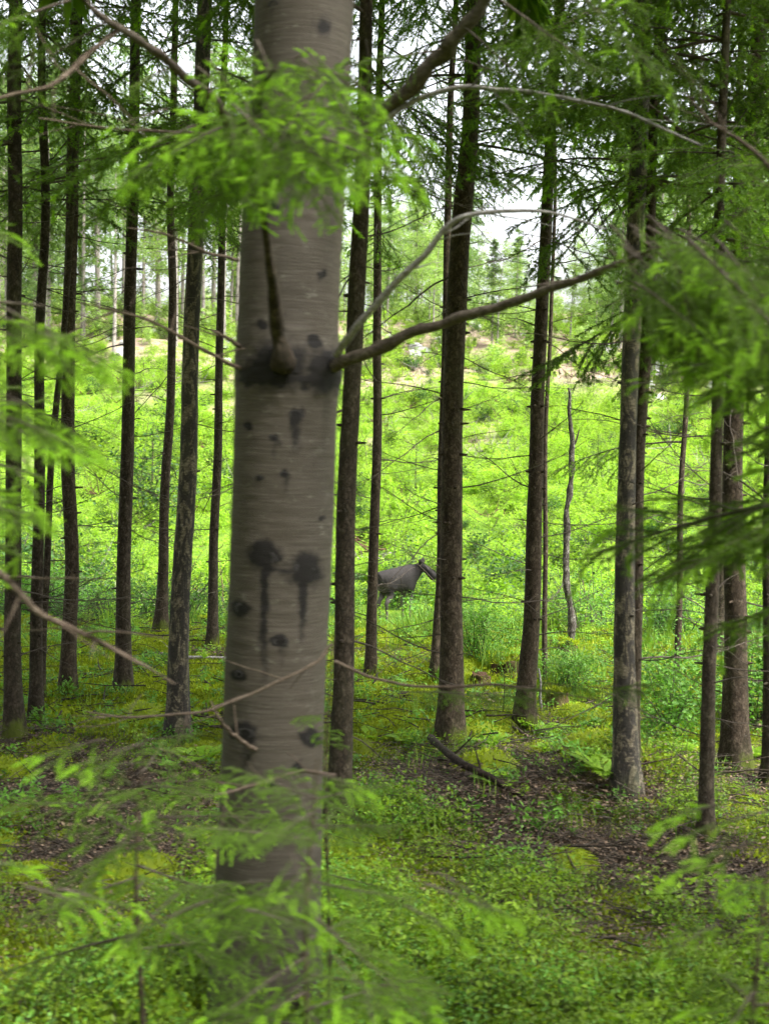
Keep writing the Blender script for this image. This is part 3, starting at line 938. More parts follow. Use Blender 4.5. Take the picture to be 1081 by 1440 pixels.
limb(big, BO, [(335, 365, D0 - .1), (290, 355, D0 - .3), (240, 332, D0 - .5), (180, 320, D0 - .6)], [8, 6, 5, 3], 'brown_wood', 'dead_branch', twigs=6)
limb(big, BO, [(330, 190, D0 - .1), (230, 185, D0 - .5), (150, 180, D0 - .8), (55, 166, D0 - 1.0)], [7, 6, 5, 3], 'brown_wood', 'dead_branch', twigs=6)
sp = []
for q in range(30):                                  # the leafy end in front of the trunk
    f = rng.random()
    sp.append((300 + 190 * f + 20 * rng.normal(), 40 + 150 * rng.random() + 30 * f, D0 - 1.3 - .4 * rng.random(), (0, 1, 3, 1, 3)[rng.integers(0, 5)], R(-80 + 100 * rng.random()) if q % 3 else R(150 + 60 * rng.random()), -.45 - .5 * rng.random(), .42 + .25 * rng.random()))
sprays(b6, BO, sp)
sp = []
for q in range(30):                                  # sprays along the long right branch
    u = rng.random()
    sp.append((840 + 200 * u, 290 + 130 * rng.random(), D0 - 1.1 - .6 * rng.random(), (4, 4, 0, 1)[rng.integers(0, 4)], R(-70 + 140 * rng.random()), -.45 - .4 * rng.random(), .5 + .3 * rng.random()))
sprays(b1, BO, sp)
sprays(b2, BO, [(655, 40, D0 - .6, 0, R(20), -.6, .7), (690, -10, D0 - .6, 4, R(-30), -.7, .8), (620, 70, D0 - .5, 4, R(200), -.3, .6), (740, -90, D0 - .8, 2, R(10), -.8, .9)])
sprays(b5, BO, [(150, 30, D0 - 1.2, 4, R(180), -.6, .6), (100, 0, D0 - 1.3, 0, R(200), -.5, .7), (250, 90, D0 - .7, 4, R(250), -.5, .5)])
for z_, v_ in ((4.9, 0), (6.6, 2)):
    k = int(np.searchsorted(BS, z_ + 1.0))
    link('crown', crowns[v_], big, BC[k] - BO, (0, 0, z_), (1.15, 1.15, 1.0))

# ------------------------------------------------------------------ unseen spruces added beside and behind the camera to shade the wood
_keep, rng = rng, np.random.default_rng(77)
mb = MB()
tube(mb, [(0, 0, -.2), (0, 0, 4), (.05, .03, 9), (0, 0, 15)], [.16, .13, .09, .01], 10, 0, rough=.1)
shade_trunk = mb.mesh('trunk', [M['bark']])
q = 0
for gx_ in np.arange(-12, 12.1, 3.1):
    for gy_ in np.arange(-9, 12, 3.1):
        x_, y_ = gx_ + rng.normal() * .6, gy_ + rng.normal() * .6
        if abs(x_) < .34 * max(y_, 0) + 1.8 and y_ > -2.2 or (x_ > 0 and y_ > 5) or (-4.5 < y_ < 5 and abs(x_) < 4.6) or x_ > 10.5:
            continue
        p_ = np.array([x_, y_, float(zground(x_, y_))])
        t = thing('spruce_tree', 'unseen spruce added outside the frame to shade the wood', 'tree', p_, rng.random() * 6.28, 'unseen spruces added for shade')
        link('trunk', shade_trunk, t)
        q += 1
        link('crown', crowns[q % 3], t, (0, 0, 5.4 + .8 * rng.random()), None, (1.0, 1.0, 1.0))

rng = _keep

# ------------------------------------------------------------------ near spruces whose branches reach into the frame
def near_spruce(label, px, d, height, nb, lo, hi, sc=(.6, 1.0), variants=(0, 1, 2, 3, 4), el=(-.35, .15), rad=.02, az=None, name='young_spruce', rows=None):
    """small spruce: stem and single branches in loose whorls"""
    x, y, _ = unproj(px, 900, d)
    z = float(zground(x, y))
    O = np.array([x, y, z])
    t = thing(name, label, 'tree', O)
    st = np.array([[0, 0, -.1], [.01, .02, height * .3], [-.02, 0, height * .7], [0, 0, height]])
    C, rr = resample(st, np.array([rad * 1.3, rad, rad * .6, rad * .2]), 40)
    mb = MB()
    tube(mb, C, rr, 10, 0, rough=.1)
    link('trunk', mb.mesh('trunk', [M['bark']]), t)
    for q in range(nb):
        f = (q + rng.random()) / nb
        h = lo + (hi - lo) * f
        k = int(np.clip(h / height * 39, 0, 39))
        aa = q * 2.4 + rng.random() if az is None else az[0] + (az[1] - az[0]) * rng.random()
        s_ = sc[1] + (sc[0] - sc[1]) * f
        link('branch', near_branch[variants[rng.integers(0, len(variants))]], t, C[k], (.2 * rng.normal(), -(el[0] + (el[1] - el[0]) * f) + .12 * rng.normal(), aa), s_ * (.8 + .4 * rng.random()))
    return t, O
YS, YO = near_spruce('young spruce with lime shoots in front of the foot of the big grey trunk', 450, 3.3, 1.62, 36, .45, 1.55, (.35, .9), (0, 2, 4, 4, 0), el=(-.35, .1), rad=.010)
near_spruce('young dark spruce low in front and left of the big trunk', 205, 3.9, 1.55, 14, .8, 1.55, (.3, .75), (4, 0, 2), el=(-.3, .05), rad=.010)
YB, YBO = near_spruce('young spruce poking lime shoots into the bottom left corner', -60, 2.9, 1.2, 13, .4, 1.15, (.3, .6), (1, 3, 3), el=(-.35, -.05), rad=.012)
YC, YCO = near_spruce('young spruce with drooping dark branches in the bottom right corner', 1095, 3.1, 1.5, 18, .4, 1.45, (.3, .85), (0, 3, 4, 4), el=(-.55, .0), rad=.012)
tl, OL = near_spruce('near spruce outside the left edge whose lime shoots hang into view', -330, 3.6, 9.0, 14, 2.5, 3.5, (.8, 1.0), (0, 1, 2, 3), el=(-.3, -.1), rad=.11, az=(-.8, .7), name='spruce_tree')
limb(tl, OL, [(-330, 700, 3.6), (-120, 735, 3.6), (0, 806, 3.55), (42, 850, 3.5), (100, 885, 3.5), (160, 912, 3.5), (245, 962, 3.5)], [24, 18, 15, 13, 11, 9, 4], 'brown_wood', 'dead_branch', twigs=12, twig_len=.3, label='bare brown branch slanting down from the left edge')
tr, OR_ = near_spruce('near spruce outside the right edge whose dark sprays hang into view', 1330, 4.2, 9.0, 22, 2.7, 4.1, (.9, 1.2), (0, 2, 4, 4), el=(-.45, -.2), rad=.12, az=(2.3, 4.0), name='spruce_tree')
limb(tr, OR_, [(1330, 420, 4.2), (1180, 330, 4.1), (1055, 208, 4.0), (1010, 180, 4.0), (960, 130, 4.0)], [14, 10, 8, 6, 3], 'brown_wood', 'dead_branch', twigs=8)
lo, _, _ = limb(tl, OL, [(-330, 480, 3.6), (-150, 440, 3.4), (-30, 425, 3.2), (60, 430, 3.1)], [12, 9, 6, 3], 'branch_bark')
sprays(lo, OL, [(-40 + 60 * rng.random(), 400 + 60 * rng.random(), 3.0 + .3 * rng.random(), (1, 3, 3)[q % 3], R(-30 + 60 * rng.random()), -.25 - .3 * rng.random(), .4 + .2 * rng.random()) for q in range(4)])
lo, _, _ = limb(tl, OL, [(-330, 600, 3.6), (-160, 570, 3.4), (-60, 560, 3.2), (30, 565, 3.0)], [12, 9, 6, 3], 'branch_bark')
sprays(lo, OL, [(-50 + 70 * rng.random(), 545 + 50 * rng.random(), 2.9 + .3 * rng.random(), (1, 3, 3)[q % 3], R(-30 + 60 * rng.random()), -.2 - .3 * rng.random(), .4 + .2 * rng.random()) for q in range(4)])
lo, _, _ = limb(tl, OL, [(-330, 720, 3.6), (-160, 695, 3.4), (-70, 690, 3.2), (0, 700, 3.0)], [10, 8, 5, 3], 'branch_bark')
sprays(lo, OL, [(-60 + 40 * rng.random(), 690 + 20 * rng.random(), 3.0, 3, R(-20 + 40 * rng.random()), -.2, .35) for q in range(3)])
def limes(parent, O, spots, d):
    sprays(parent, O, [(x_ + 8 * rng.normal(), y_ - 34 + 8 * rng.normal(), d + .15 * rng.normal(), 5 + (rng.random() < .4), R(a_ + 25 * rng.normal()), -.25 - .25 * rng.random(), sc_) for x_, y_, a_, sc_ in spots])
limes(YS, YO, [(300, 1300, 190, .62), (335, 1310, 10, .55), (255, 1290, 200, .5), (590, 1275, 20, .62), (625, 1265, 340, .55), (570, 1310, 350, .5), (440, 1405, 250, .5), (480, 1380, 290, .5), (375, 1290, 90, .4),
               (520, 1420, 300, .5), (460, 1115, 20, .42), (150, 1075, 180, .5), (200, 1090, 200, .4), (410, 1240, 300, .4), (650, 1300, 0, .4)], 3.0)
limes(YB, YBO, [(30, 1270, 0, .6), (70, 1285, 350, .5), (5, 1250, 30, .5)], 2.8)
limes(YC, YCO, [(1060, 1230, 180, .6), (1000, 1170, 170, .5), (1075, 1190, 200, .55), (1010, 1330, 190, .4)], 2.9)
limes(tr, OR_, [(1065, 330, 170, .6), (1050, 410, 190, .6), (900, 310, 180, .45), (1000, 540, 180, .5), (1040, 560, 200, .5)], 3.6)
limes(b6, BO, [(450, 235, 330, .7), (480, 225, 340, .6), (420, 250, 300, .6), (510, 205, 340, .5), (265, 215, 190, .6), (240, 200, 200, .5), (300, 230, 240, .5), (400, 120, 30, .5), (460, 180, 340, .6)], D0 - 1.6)
# thin low boughs across the front of the big trunk belong to the young spruces
tb, OB = near_spruce('spindly half bare spruce sapling close against the right side of the big trunk', 470, 4.5, 1.75, 5, .8, 1.5, (.3, .5), (4,), name='young_spruce', rad=.008)
limb(tb, OB, [(468, 905, 4.5), (440, 935, 4.45), (390, 960, 4.4), (330, 985, 4.35), (270, 1003, 4.3), (180, 1008, 4.3), (120, 1000, 4.3)], [7, 7, 7, 7, 6, 5, 3], 'brown_wood', 'branch', twigs=8, twig_len=.25)
bb, _, _ = limb(tb, OB, [(470, 930, 4.5), (540, 958, 4.5), (620, 966, 4.5), (700, 963, 4.5), (800, 978, 4.5), (870, 990, 4.5)], [7, 6, 6, 5, 4, 2], 'brown_wood', 'branch', twigs=4, twig_len=.25)
sprays(bb, OB, [(x_, 955 + 20 * rng.random(), 4.5, 4, R(-40 + 60 * rng.random()), -.05, .32) for x_ in (560, 610, 660, 700, 760, 820, 850)])
limb(tb, OB, [(470, 1090, 4.5), (420, 1085, 4.3), (370, 1100, 4.1), (300, 1118, 4.0), (240, 1108, 3.9)], [8, 8, 7, 6, 3], 'brown_wood', 'branch', twigs=10, twig_len=.3)

# ------------------------------------------------------------------ ground cover
def plant_patch(name, n, h, rad, leaf, mat_, wr=.6, stems=0, up=.3, stem_mat='wood'):
    mb = MB()
    C = np.stack([rng.normal(size=n) * rad * .5, rng.normal(size=n) * rad * .5, h * rng.random(n) ** .6], 1)
    D = rng.normal(size=(n, 3)) * np.array([1, 1, .35]) + np.array([0, 0, up])
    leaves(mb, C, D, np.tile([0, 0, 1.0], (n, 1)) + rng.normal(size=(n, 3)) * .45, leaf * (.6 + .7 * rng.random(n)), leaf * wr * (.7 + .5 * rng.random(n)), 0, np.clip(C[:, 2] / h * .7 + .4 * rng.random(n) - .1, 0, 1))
    for q in range(stems):
        p = rng.normal(size=2) * rad * .35
        Q = curve((p[0], p[1], -.02), (rng.normal() * .25, rng.normal() * .25, 1), h * (.7 + .4 * rng.random()), 0, 4, .1)
        tube(mb, Q, np.linspace(.0018, .0008, 4), 3, 1, cap=False)
    return mb.mesh(name, [M[mat_], M[stem_mat]])

def spread(n, x0, x1, y0, y1, keep):
    """random ground points thinned by keep(x, y) in 0..1, more of them near the camera"""
    x = x0 + (x1 - x0) * rng.random(n * 6)
    y = y0 + (y1 - y0) * rng.random(n * 6) ** 1.25
    ok = (np.abs(x) < .36 * y + 1.0) & (rng.random(n * 6) < keep(x, y))
    x, y = x[ok][:n], y[ok][:n]
    return np.stack([x, y, zground(x, y)], 1)

def rots(n, tilt=.15):
    return np.stack([rng.normal(size=n) * tilt, rng.normal(size=n) * tilt, rng.random(n) * 6.283], 1)

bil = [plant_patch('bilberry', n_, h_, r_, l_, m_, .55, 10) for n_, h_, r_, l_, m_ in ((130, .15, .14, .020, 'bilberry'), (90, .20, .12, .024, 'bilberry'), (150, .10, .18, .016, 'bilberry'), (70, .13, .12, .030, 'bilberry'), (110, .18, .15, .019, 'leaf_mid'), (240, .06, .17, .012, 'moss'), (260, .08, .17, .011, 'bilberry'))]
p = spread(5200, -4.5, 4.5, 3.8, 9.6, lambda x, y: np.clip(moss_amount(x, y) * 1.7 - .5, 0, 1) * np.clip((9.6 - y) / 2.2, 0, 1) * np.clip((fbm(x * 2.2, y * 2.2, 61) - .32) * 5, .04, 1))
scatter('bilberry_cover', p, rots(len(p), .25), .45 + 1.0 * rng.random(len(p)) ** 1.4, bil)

def moss_tuft(n, rad, h, w_):
    mb = MB()
    C = np.stack([rng.normal(size=n) * rad, rng.normal(size=n) * rad, np.zeros(n) - .005], 1)
    D = rng.normal(size=(n, 3)) * .55 + np.array([0, 0, .8])
    leaves(mb, C, D, rng.normal(size=(n, 3)), h * (.5 + rng.random(n)), w_, 0, rng.random(n))
    return mb.mesh('moss', [M['moss']])
mt = [moss_tuft(120, .085, .022, .010) for q in range(4)]
p = spread(22000, -7.5, 7.5, 5.0, 18, lambda x, y: np.clip(moss_amount(x, y) * 2 - .75, 0, 1))
scatter('moss_carpet', p, rots(len(p), .1), .8 + .8 * rng.random(len(p)), mt)

def cushion(seed):
    mb = MB()
    n_, k_ = 14, 5
    a_ = np.linspace(0, 2 * np.pi, n_, endpoint=False)
    wob_ = 1 + .5 * (np.convolve(np.tile(rng.random(n_), 3), np.ones(3) / 3, 'same')[n_:2 * n_] - .5)
    V_ = np.array([np.stack([np.cos(a_) * .22 * math.cos(q) * wob_, np.sin(a_) * .17 * math.cos(q) * wob_, np.full(n_, .10 * math.sin(q) - .02)], 1) for q in np.linspace(0, 1.45, k_)])
    i, j = np.meshgrid(np.arange(k_ - 1), np.arange(n_), indexing='ij')
    j2 = (j + 1) % n_
    mb.add(V_, np.stack([i * n_ + j, i * n_ + j2, (i + 1) * n_ + j2, (i + 1) * n_ + j], -1).reshape(-1, 4), 0, .15)
    mb.add(V_[-1], np.array([[0, q, q + 1] for q in range(1, n_ - 1)]), 0, .15)
    n = 700
    th, q = rng.random(n) * 6.283, np.arcsin(rng.random(n))
    C = np.stack([np.cos(th) * .22 * np.cos(q), np.sin(th) * .17 * np.cos(q), .10 * np.sin(q) - .02], 1) * (.93 + .08 * rng.random((n, 1)))
    leaves(mb, C, norm(C + np.array([0, 0, .06])) + rng.normal(size=(n, 3)) * .5, rng.normal(size=(n, 3)), .022 * (.6 + .8 * rng.random(n)), .010, 0, rng.random(n))
    return mb.mesh('moss_cushion', [M['moss']])
cu = [cushion(q) for q in range(3)]
p = spread(170, -6, 6, 6.5, 16, lambda x, y: np.clip((fbm(x * .8, y * .8, 91) - .42) * 6, 0, 1))
scatter('moss_cushions', p, rots(len(p), .06), .6 + 1.0 * rng.random(len(p)) ** 1.5, cu)

def litter_patch(n, rad):
    mb = MB()
    C = np.stack([rng.normal(size=n) * rad, rng.normal(size=n) * rad, .004 + .014 * rng.random(n)], 1)
    D = rng.normal(size=(n, 3)) * np.array([1, 1, .22])
    leaves(mb, C, D, np.tile([0, 0, 1.0], (n, 1)) + rng.normal(size=(n, 3)) * .3, .010 + .026 * rng.random(n) ** 2, .008 + .014 * rng.random(n) ** 2, 0, rng.random(n) ** 2.2)
    for q in range(9):
        Q = curve((rng.normal() * rad, rng.normal() * rad, .012), (rng.normal(), rng.normal(), .05), .10 + .16 * rng.random(), .1, 4, .1)
        tube(mb, Q, np.linspace(.003, .0015, 4), 3, 1, cap=False)
    return mb.mesh('litter', [M['litter'], M['wood']])
lp = [litter_patch(80, .15) for q in range(4)]
p = spread(4200, -6, 6, 4.5, 16, lambda x, y: np.clip(1.1 - moss_amount(x, y) * 1.5, 0, 1))
scatter('leaf_litter', p, rots(len(p), .05), .8 + .6 * rng.random(len(p)), lp)

def twig_patch(n, rad):
    mb = MB()
    for q in range(n):
        L_ = .12 + .5 * rng.random() ** 2
        Q = curve((rng.normal() * rad, rng.normal() * rad, .03), (rng.normal(), rng.normal(), .12 * rng.normal()), L_, .05, 5, .12)
        tube(mb, Q, np.linspace(.006, .002, 5) * (.6 + .6 * rng.random()), 4, 0, cap=False)
    return mb.mesh('twigs', [M['twig_dark']])
M['twig_dark'] = bark_mat('fallen_twig_bark', (.02, .014, .010), (.055, .042, .03), (.14, .11, .085), (30, 30, 30), alg=.4)
tp = [twig_patch(5, .25) for q in range(4)]
p = spread(750, -7, 7, 5.0, 17, lambda x, y: .4 + .6 * (y > 7))
scatter('fallen_twigs', p, rots(len(p), .05), .7 + .7 * rng.random(len(p)), tp)

def grass_tuft(n, h, w_):
    mb = MB()
    for q in range(n):
        a_ = rng.random() * 6.283
        hh = h * (.5 + .6 * rng.random())
        b0 = np.array([rng.normal() * .06, rng.normal() * .06, 0])
        d = np.array([math.cos(a_), math.sin(a_), 0]) * (.15 + .4 * rng.random())
        sdv = np.array([-math.sin(a_), math.cos(a_), 0]) * w_ * .5
        P_ = [b0, b0 + d * hh * .35 + np.array([0, 0, hh * .55]), b0 + d * hh * .9 + np.array([0, 0, hh * .95])]
        V_ = [P_[0] - sdv, P_[0] + sdv, P_[1] + sdv * .8, P_[1] - sdv * .8, P_[2]]
        mb.add(V_, [[0, 1, 2], [0, 2, 3], [3, 2, 4]], 0, rng.random())
    return mb.mesh('grass', [M['grass']])
# small green seedlings between the moss cushions
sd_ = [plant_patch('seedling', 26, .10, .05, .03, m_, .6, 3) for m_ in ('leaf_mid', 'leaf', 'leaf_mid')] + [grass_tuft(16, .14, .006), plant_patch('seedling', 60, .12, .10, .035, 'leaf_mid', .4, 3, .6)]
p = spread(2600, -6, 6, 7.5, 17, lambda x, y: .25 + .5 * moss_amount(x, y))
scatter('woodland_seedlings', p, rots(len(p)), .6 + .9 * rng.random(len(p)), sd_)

gt = [grass_tuft(34, .36, .009) for q in range(3)]
def near_px(pxs, rad):
    H_ = [hit(x_, y_)[0] for x_, y_ in pxs]
    return lambda x, y: np.clip(sum(np.exp(-((x - h_[0]) ** 2 + (y - h_[1]) ** 2) / rad ** 2) for h_ in H_), 0, 1)
kp = near_px([(560, 905), (580, 890), (555, 880), (790, 945), (815, 950), (770, 935), (195, 868), (215, 868), (150, 880), (845, 930), (700, 905), (370, 880), (930, 935), (1050, 935)], .9)
p = spread(110, -8, 8, 10, 22, kp)
scatter('tall_grass', p, rots(len(p)), .6 + .7 * rng.random(len(p)), gt)

# ------------------------------------------------------------------ the bright clearing
def bush_mesh(name, h, rad, n, leaf, mat_, stems=5, wr=.62):
    mb = MB()
    ends = []
    for q in range(stems):
        az = rng.random() * 6.283
        Q = curve((0, 0, -.1), (math.cos(az) * .35, math.sin(az) * .35, 1), h * (.7 + .35 * rng.random()), .1, 7, .1)
        tube(mb, Q, np.linspace(.014, .004, 7) * h * .6, 4, 1, cap=False)
        ends.append(Q)
        for z_ in range(4):
            k = rng.integers(2, 6)
            Q2 = curve(Q[k], norm(Q[k + 1] - Q[k]) * .5 + rng.normal(size=3) * np.array([.7, .7, .25]), rad * (.5 + .6 * rng.random()), .3, 5, .1)
            tube(mb, Q2, np.linspace(.006, .002, 5) * h * .6, 3, 1, cap=False)
            ends.append(Q2)
    e = np.concatenate(ends)
    c = e[rng.integers(0, len(e), n)] + rng.normal(size=(n, 3)) * np.array([.15, .15, .12]) * rad
    c[:, 2] = np.clip(c[:, 2], .03, None)
    D = rng.normal(size=(n, 3)) * np.array([1, 1, .45]) + np.array([0, 0, -.1])
    leaves(mb, c, D, np.tile([0, 0, 1.0], (n, 1)) + rng.normal(size=(n, 3)) * .55, leaf * (.6 + .7 * rng.random(n)), leaf * wr * (.7 + .5 * rng.random(n)), 0, rng.random(n))
    return mb.mesh(name, [M[mat_], M['wood']])
bushes = [bush_mesh('bush', 1.5, .9, 800, .13, 'leaf'), bush_mesh('bush', 1.1, 1.0, 700, .12, 'leaf_yellow'), bush_mesh('bush', 2.2, .8, 900, .12, 'leaf', 7),
          bush_mesh('bush', .9, 1.0, 600, .14, 'leaf', 4), bush_mesh('bush', 1.3, .9, 700, .11, 'leaf_yellow'), bush_mesh('bush', 1.2, 1.0, 800, .12, 'leaf_dark', 6), bush_mesh('bush', 2.6, .45, 420, .11, 'leaf', 3), bush_mesh('bush', 3.0, .35, 360, .11, 'leaf_yellow', 2), bush_mesh('bush', 1.6, .7, 160, .10, 'leaf_dark', 9)]
n = 3600
x = -60 + 120 * rng.random(n * 5)
y = 20 + 125 * rng.random(n * 5) ** .9
clump = fbm(x * .16, y * .16, 41)
dens = np.interp(y, [20, 26, 80, 100, 145], [.5, 1, .9, .55, .22]) * np.clip((clump - .30) * 4, .12, 1)
ok = (np.abs(x) < .34 * y + 2) & (rng.random(n * 5) < dens) & ~((np.abs(x - .0153 * y) < .03 * y + .5) & (y < 47))
x, y, clump = x[ok][:n], y[ok][:n], clump[ok][:n]
p = np.stack([x, y, zground(x, y) - .05], 1)
scatter('clearing_scrub', p, rots(len(p), .08), np.interp(y, [20, 40, 50], [.45, .6, 1.0]) * (.35 + .75 * rng.random(len(p)) + .5 * np.clip(clump - .4, 0, .4)), bushes)
edge = [bush_mesh('bush', .9, .5, 900, .055, 'leaf_mid', 8), bush_mesh('bush', .7, .6, 800, .06, 'leaf', 7), bush_mesh('bush', .8, .6, 900, .05, 'leaf_dark', 7), bush_mesh('bush', 1.2, .4, 700, .05, 'leaf_mid', 6)]
n = 420
x = -9 + 18 * rng.random(n * 3)
y = 15.2 + 10 * rng.random(n * 3)
ok = (np.abs(x) < .34 * y + 1) & ~((x > -.018 * y) & (x < .05 * y)) & (rng.random(n * 3) < np.clip((fbm(x * .7, y * .7, 71) - .38) * 5, .08, 1) * np.interp(y, [15.2, 17.5], [.25, 1]) * np.where(x < -.8, .45, 1))
x, y = x[ok][:n], y[ok][:n]
p = np.stack([x, y, zground(x, y) - .05], 1)
scatter('wood_edge_scrub', p, rots(len(p), .08), .45 + .6 * rng.random(len(p)), edge)
# grass and herbs between the scrub
herb = [plant_patch('herb', 90, .45, .6, .16, 'leaf_yellow', .3, 0, .9), plant_patch('herb', 90, .35, .6, .13, 'leaf', .5, 0, .7), plant_patch('herb', 70, .3, .6, .12, 'leaf_yellow', .55, 0, .4)]
n = 4200
x = -60 + 120 * rng.random(n * 4)
y = 16 + 134 * rng.random(n * 4) ** .85
ok = (np.abs(x) < .34 * y + 2) & ~((np.abs(x - .0153 * y) < .03 * y + .5) & (y > 17) & (y < 46)) & (rng.random(n * 4) < np.interp(y, [16, 20, 80, 110, 150], [.6, 1, .8, .35, .12]) * np.clip((fbm(x * .3, y * .3, 51) - .25) * 3, .1, 1))
x, y = x[ok][:n], y[ok][:n]
p = np.stack([x, y, zground(x, y) - .05], 1)
scatter('clearing_herbs', p, rots(len(p), .06), np.interp(y, [16, 24, 36], [.38, .5, 1.0]) * (.6 + .9 * rng.random(len(p))), herb)

def brash_mesh():
    mb = MB()
    for q in range(7):
        d = rng.normal(size=3) * np.array([1, 1, .3]) + np.array([0, 0, .35 if q < 5 else 1.6])
        Q = curve((rng.normal() * .4, rng.normal() * .4, 0), d, .7 + 1.0 * rng.random(), .05, 5, .1)
        tube(mb, Q, np.linspace(.03, .008, 5) * (.5 + rng.random()), 4, 0, cap=False)
    return mb.mesh('brash', [M['far_bark'] if rng.random() < .5 else M['rot']])
br = [brash_mesh() for q in range(4)]
n = 420
x = -50 + 100 * rng.random(n * 3)
y = 38 + 80 * rng.random(n * 3)
ok = (np.abs(x) < .34 * y) & (fbm(x * .2, y * .2, 81) > .5) & ~((np.abs(x - .0153 * y) < .03 * y + .5) & (y < 48))
x, y = x[ok][:n], y[ok][:n]
p = np.stack([x, y, zground(x, y) + .15], 1)
scatter('logging_brash', p, rots(len(p), .15), .6 + .9 * rng.random(len(p)), br)
ridge = [bush_mesh('bush', 2.6, 1.6, 700, .26, 'leaf_far', 5), bush_mesh('bush', 3.4, 1.4, 700, .25, 'leaf_far', 5)]
n = 420
x = -80 + 160 * rng.random(n * 2)
y = 108 + 90 * rng.random(n * 2)
ok = (np.abs(x) < .36 * y) & (rng.random(n * 2) < np.interp(y, [108, 125, 150], [.15, .5, 1]) * np.where(x < -5, 1, .6))
x, y = x[ok][:n], y[ok][:n]
p = np.stack([x, y, zground(x, y) - .1], 1)
scatter('ridge_scrub', p, rots(len(p), .08), .5 + .9 * rng.random(len(p)), ridge)

# single shrubs one can point to
def shrub(label, px, py, mesh_, scale, group=None, d=None, name='shrub', cat='shrub'):
    if d is None:
        p_, _ = hit(px, py)
    else:
        p_ = unproj(px, py, d)
        p_[2] = zground(p_[0], p_[1])
    o = tag(link(name, mesh_, None, p_, (0, 0, rng.random() * 6.28), scale), label, cat, group)
    return o
fine = bush_mesh('shrub', 1.0, .6, 3800, .042, 'leaf_mid', 12)
dark = bush_mesh('shrub', 1.3, 1.0, 1300, .075, 'leaf_dark', 6)
dark2 = bush_mesh('shrub', 1.0, 1.2, 1300, .08, 'leaf_dark', 6)
shrub('bright small leaved shrub between the old birch and the dark pole', 940, 1050, fine, .95)
shrub('bright shrub behind the thick knotty trunk at right', 1062, 1020, fine, 1.0)
shrub('small leafy shrub at the foot of the pole thin stem', 800, 985, fine, .6)
shrub('low bright shrub beside the black root hollow', 668, 930, fine, .75)
for lab, px, py, d, sc in (('dark green shrub left of the old birch, low behind the broken snag', 835, 830, 36, 1.5),
                           ('dark green shrub behind the broken snag at its left', 745, 850, 34, 1.2),
                           ('dark leafy shrub right behind the moose rump', 556, 900, 47.5, 1.3),
                           ('dark shrub close to the old birch on its right', 920, 815, 40, 1.3),
                           ('dark shrub at the foot of the thick knotty trunk at right', 985, 905, 22, .8),
                           ('dark leafy shrub left of the slim flared spruce', 205, 720, 62, 2.2),
                           ('dark shrub between the second and third trunks from the left', 130, 800, 44, 1.6),
                           ('dark shrub at the left edge of the clearing', 8, 700, 50, 2.4),
                           ('dark shrub high on the slope right of the stout trunk', 700, 760, 52, 1.5),
                           ('green shrub on the slope right of the pole thin spruce', 1010, 740, 52, 1.8)):
    shrub(lab, px, py, (dark, dark2)[rng.integers(0, 2)], sc * 1.35, d=d)
front = bush_mesh('shrub', 1.1, .9, 900, .075, 'leaf_mid', 6)
shrub('leafy bush in front of the moose forelegs', 600, 860, front, 1.25, d=41.0)
shrub('bright leafy bush behind the moose back', 556, 790, bushes[2], 1.3, d=52)

# ferns
def fern_mesh(nf, L):
    mb = MB()
    for q in range(nf):
        az = q * 6.283 / nf + rng.random() * .6
        A = curve((0, 0, 0), (math.cos(az) * .55, math.sin(az) * .55, .8), L * (.7 + .5 * rng.random()), 2.6 / L * .45, 12, .03)
        tube(mb, A, np.linspace(.003, .001, 12), 3, 0, cap=False)
        T = norm(np.gradient(A, axis=0))
        for sgn in (-1, 1):
            k = np.arange(2, 12)
            u = (k - 2) / 9.0
            pl = L * .26 * np.sin(np.clip(.35 + u * 2.8, 0, 3.14)) + .012
            S = norm(np.cross(T[k], (0, 0, 1.0))) * sgn
            for off in (0, .5):
                c_ = A[k] - T[k] * (off * L / 12)
                leaves(mb, c_, S * .9 + T[k] * .4, np.cross(S, T[k]) * sgn, pl, pl * .33, 0, rng.random(len(k)))
    return mb.mesh('fern', [M['fern']])
fm = [fern_mesh(7, .38), fern_mesh(6, .45), fern_mesh(8, .32)]
F_ = [('bright fern at the tip of the fallen log', 700, 1112, .75), ('lime fern at the left foot of the old birch', 850, 1098, .95), ('lime fern a step left of the old birch', 835, 1075, .8),
      ('lime fern behind the red rotten stump', 935, 1068, 1.0), ('lime fern right of the red rotten stump', 962, 1075, .8), ('bright fern left of the stout trunk foot', 575, 1050, .9),
      ('bright fern close to the stout trunk foot on its right', 690, 1055, .8), ('fern at the right of the dark greenish trunk', 530, 1050, .8), ('fern in front of the mossy stump', 790, 1000, .8),
      ('fern low in the left litter', 235, 1130, .7), ('fern at the foot of the light brown knotty spruce', 765, 1035, .7), ('fern at the foot of the thick knotty trunk', 1060, 1068, .8),
      ('fern in the middle of the mossy floor', 770, 1062, .6), ('fern beside the mottled birch foot', 285, 1075, .8)]
for q, (lab, px, py, sc) in enumerate(F_):
    shrub(lab, px, py, fm[q % 3], sc * .72, name='fern', cat='fern')

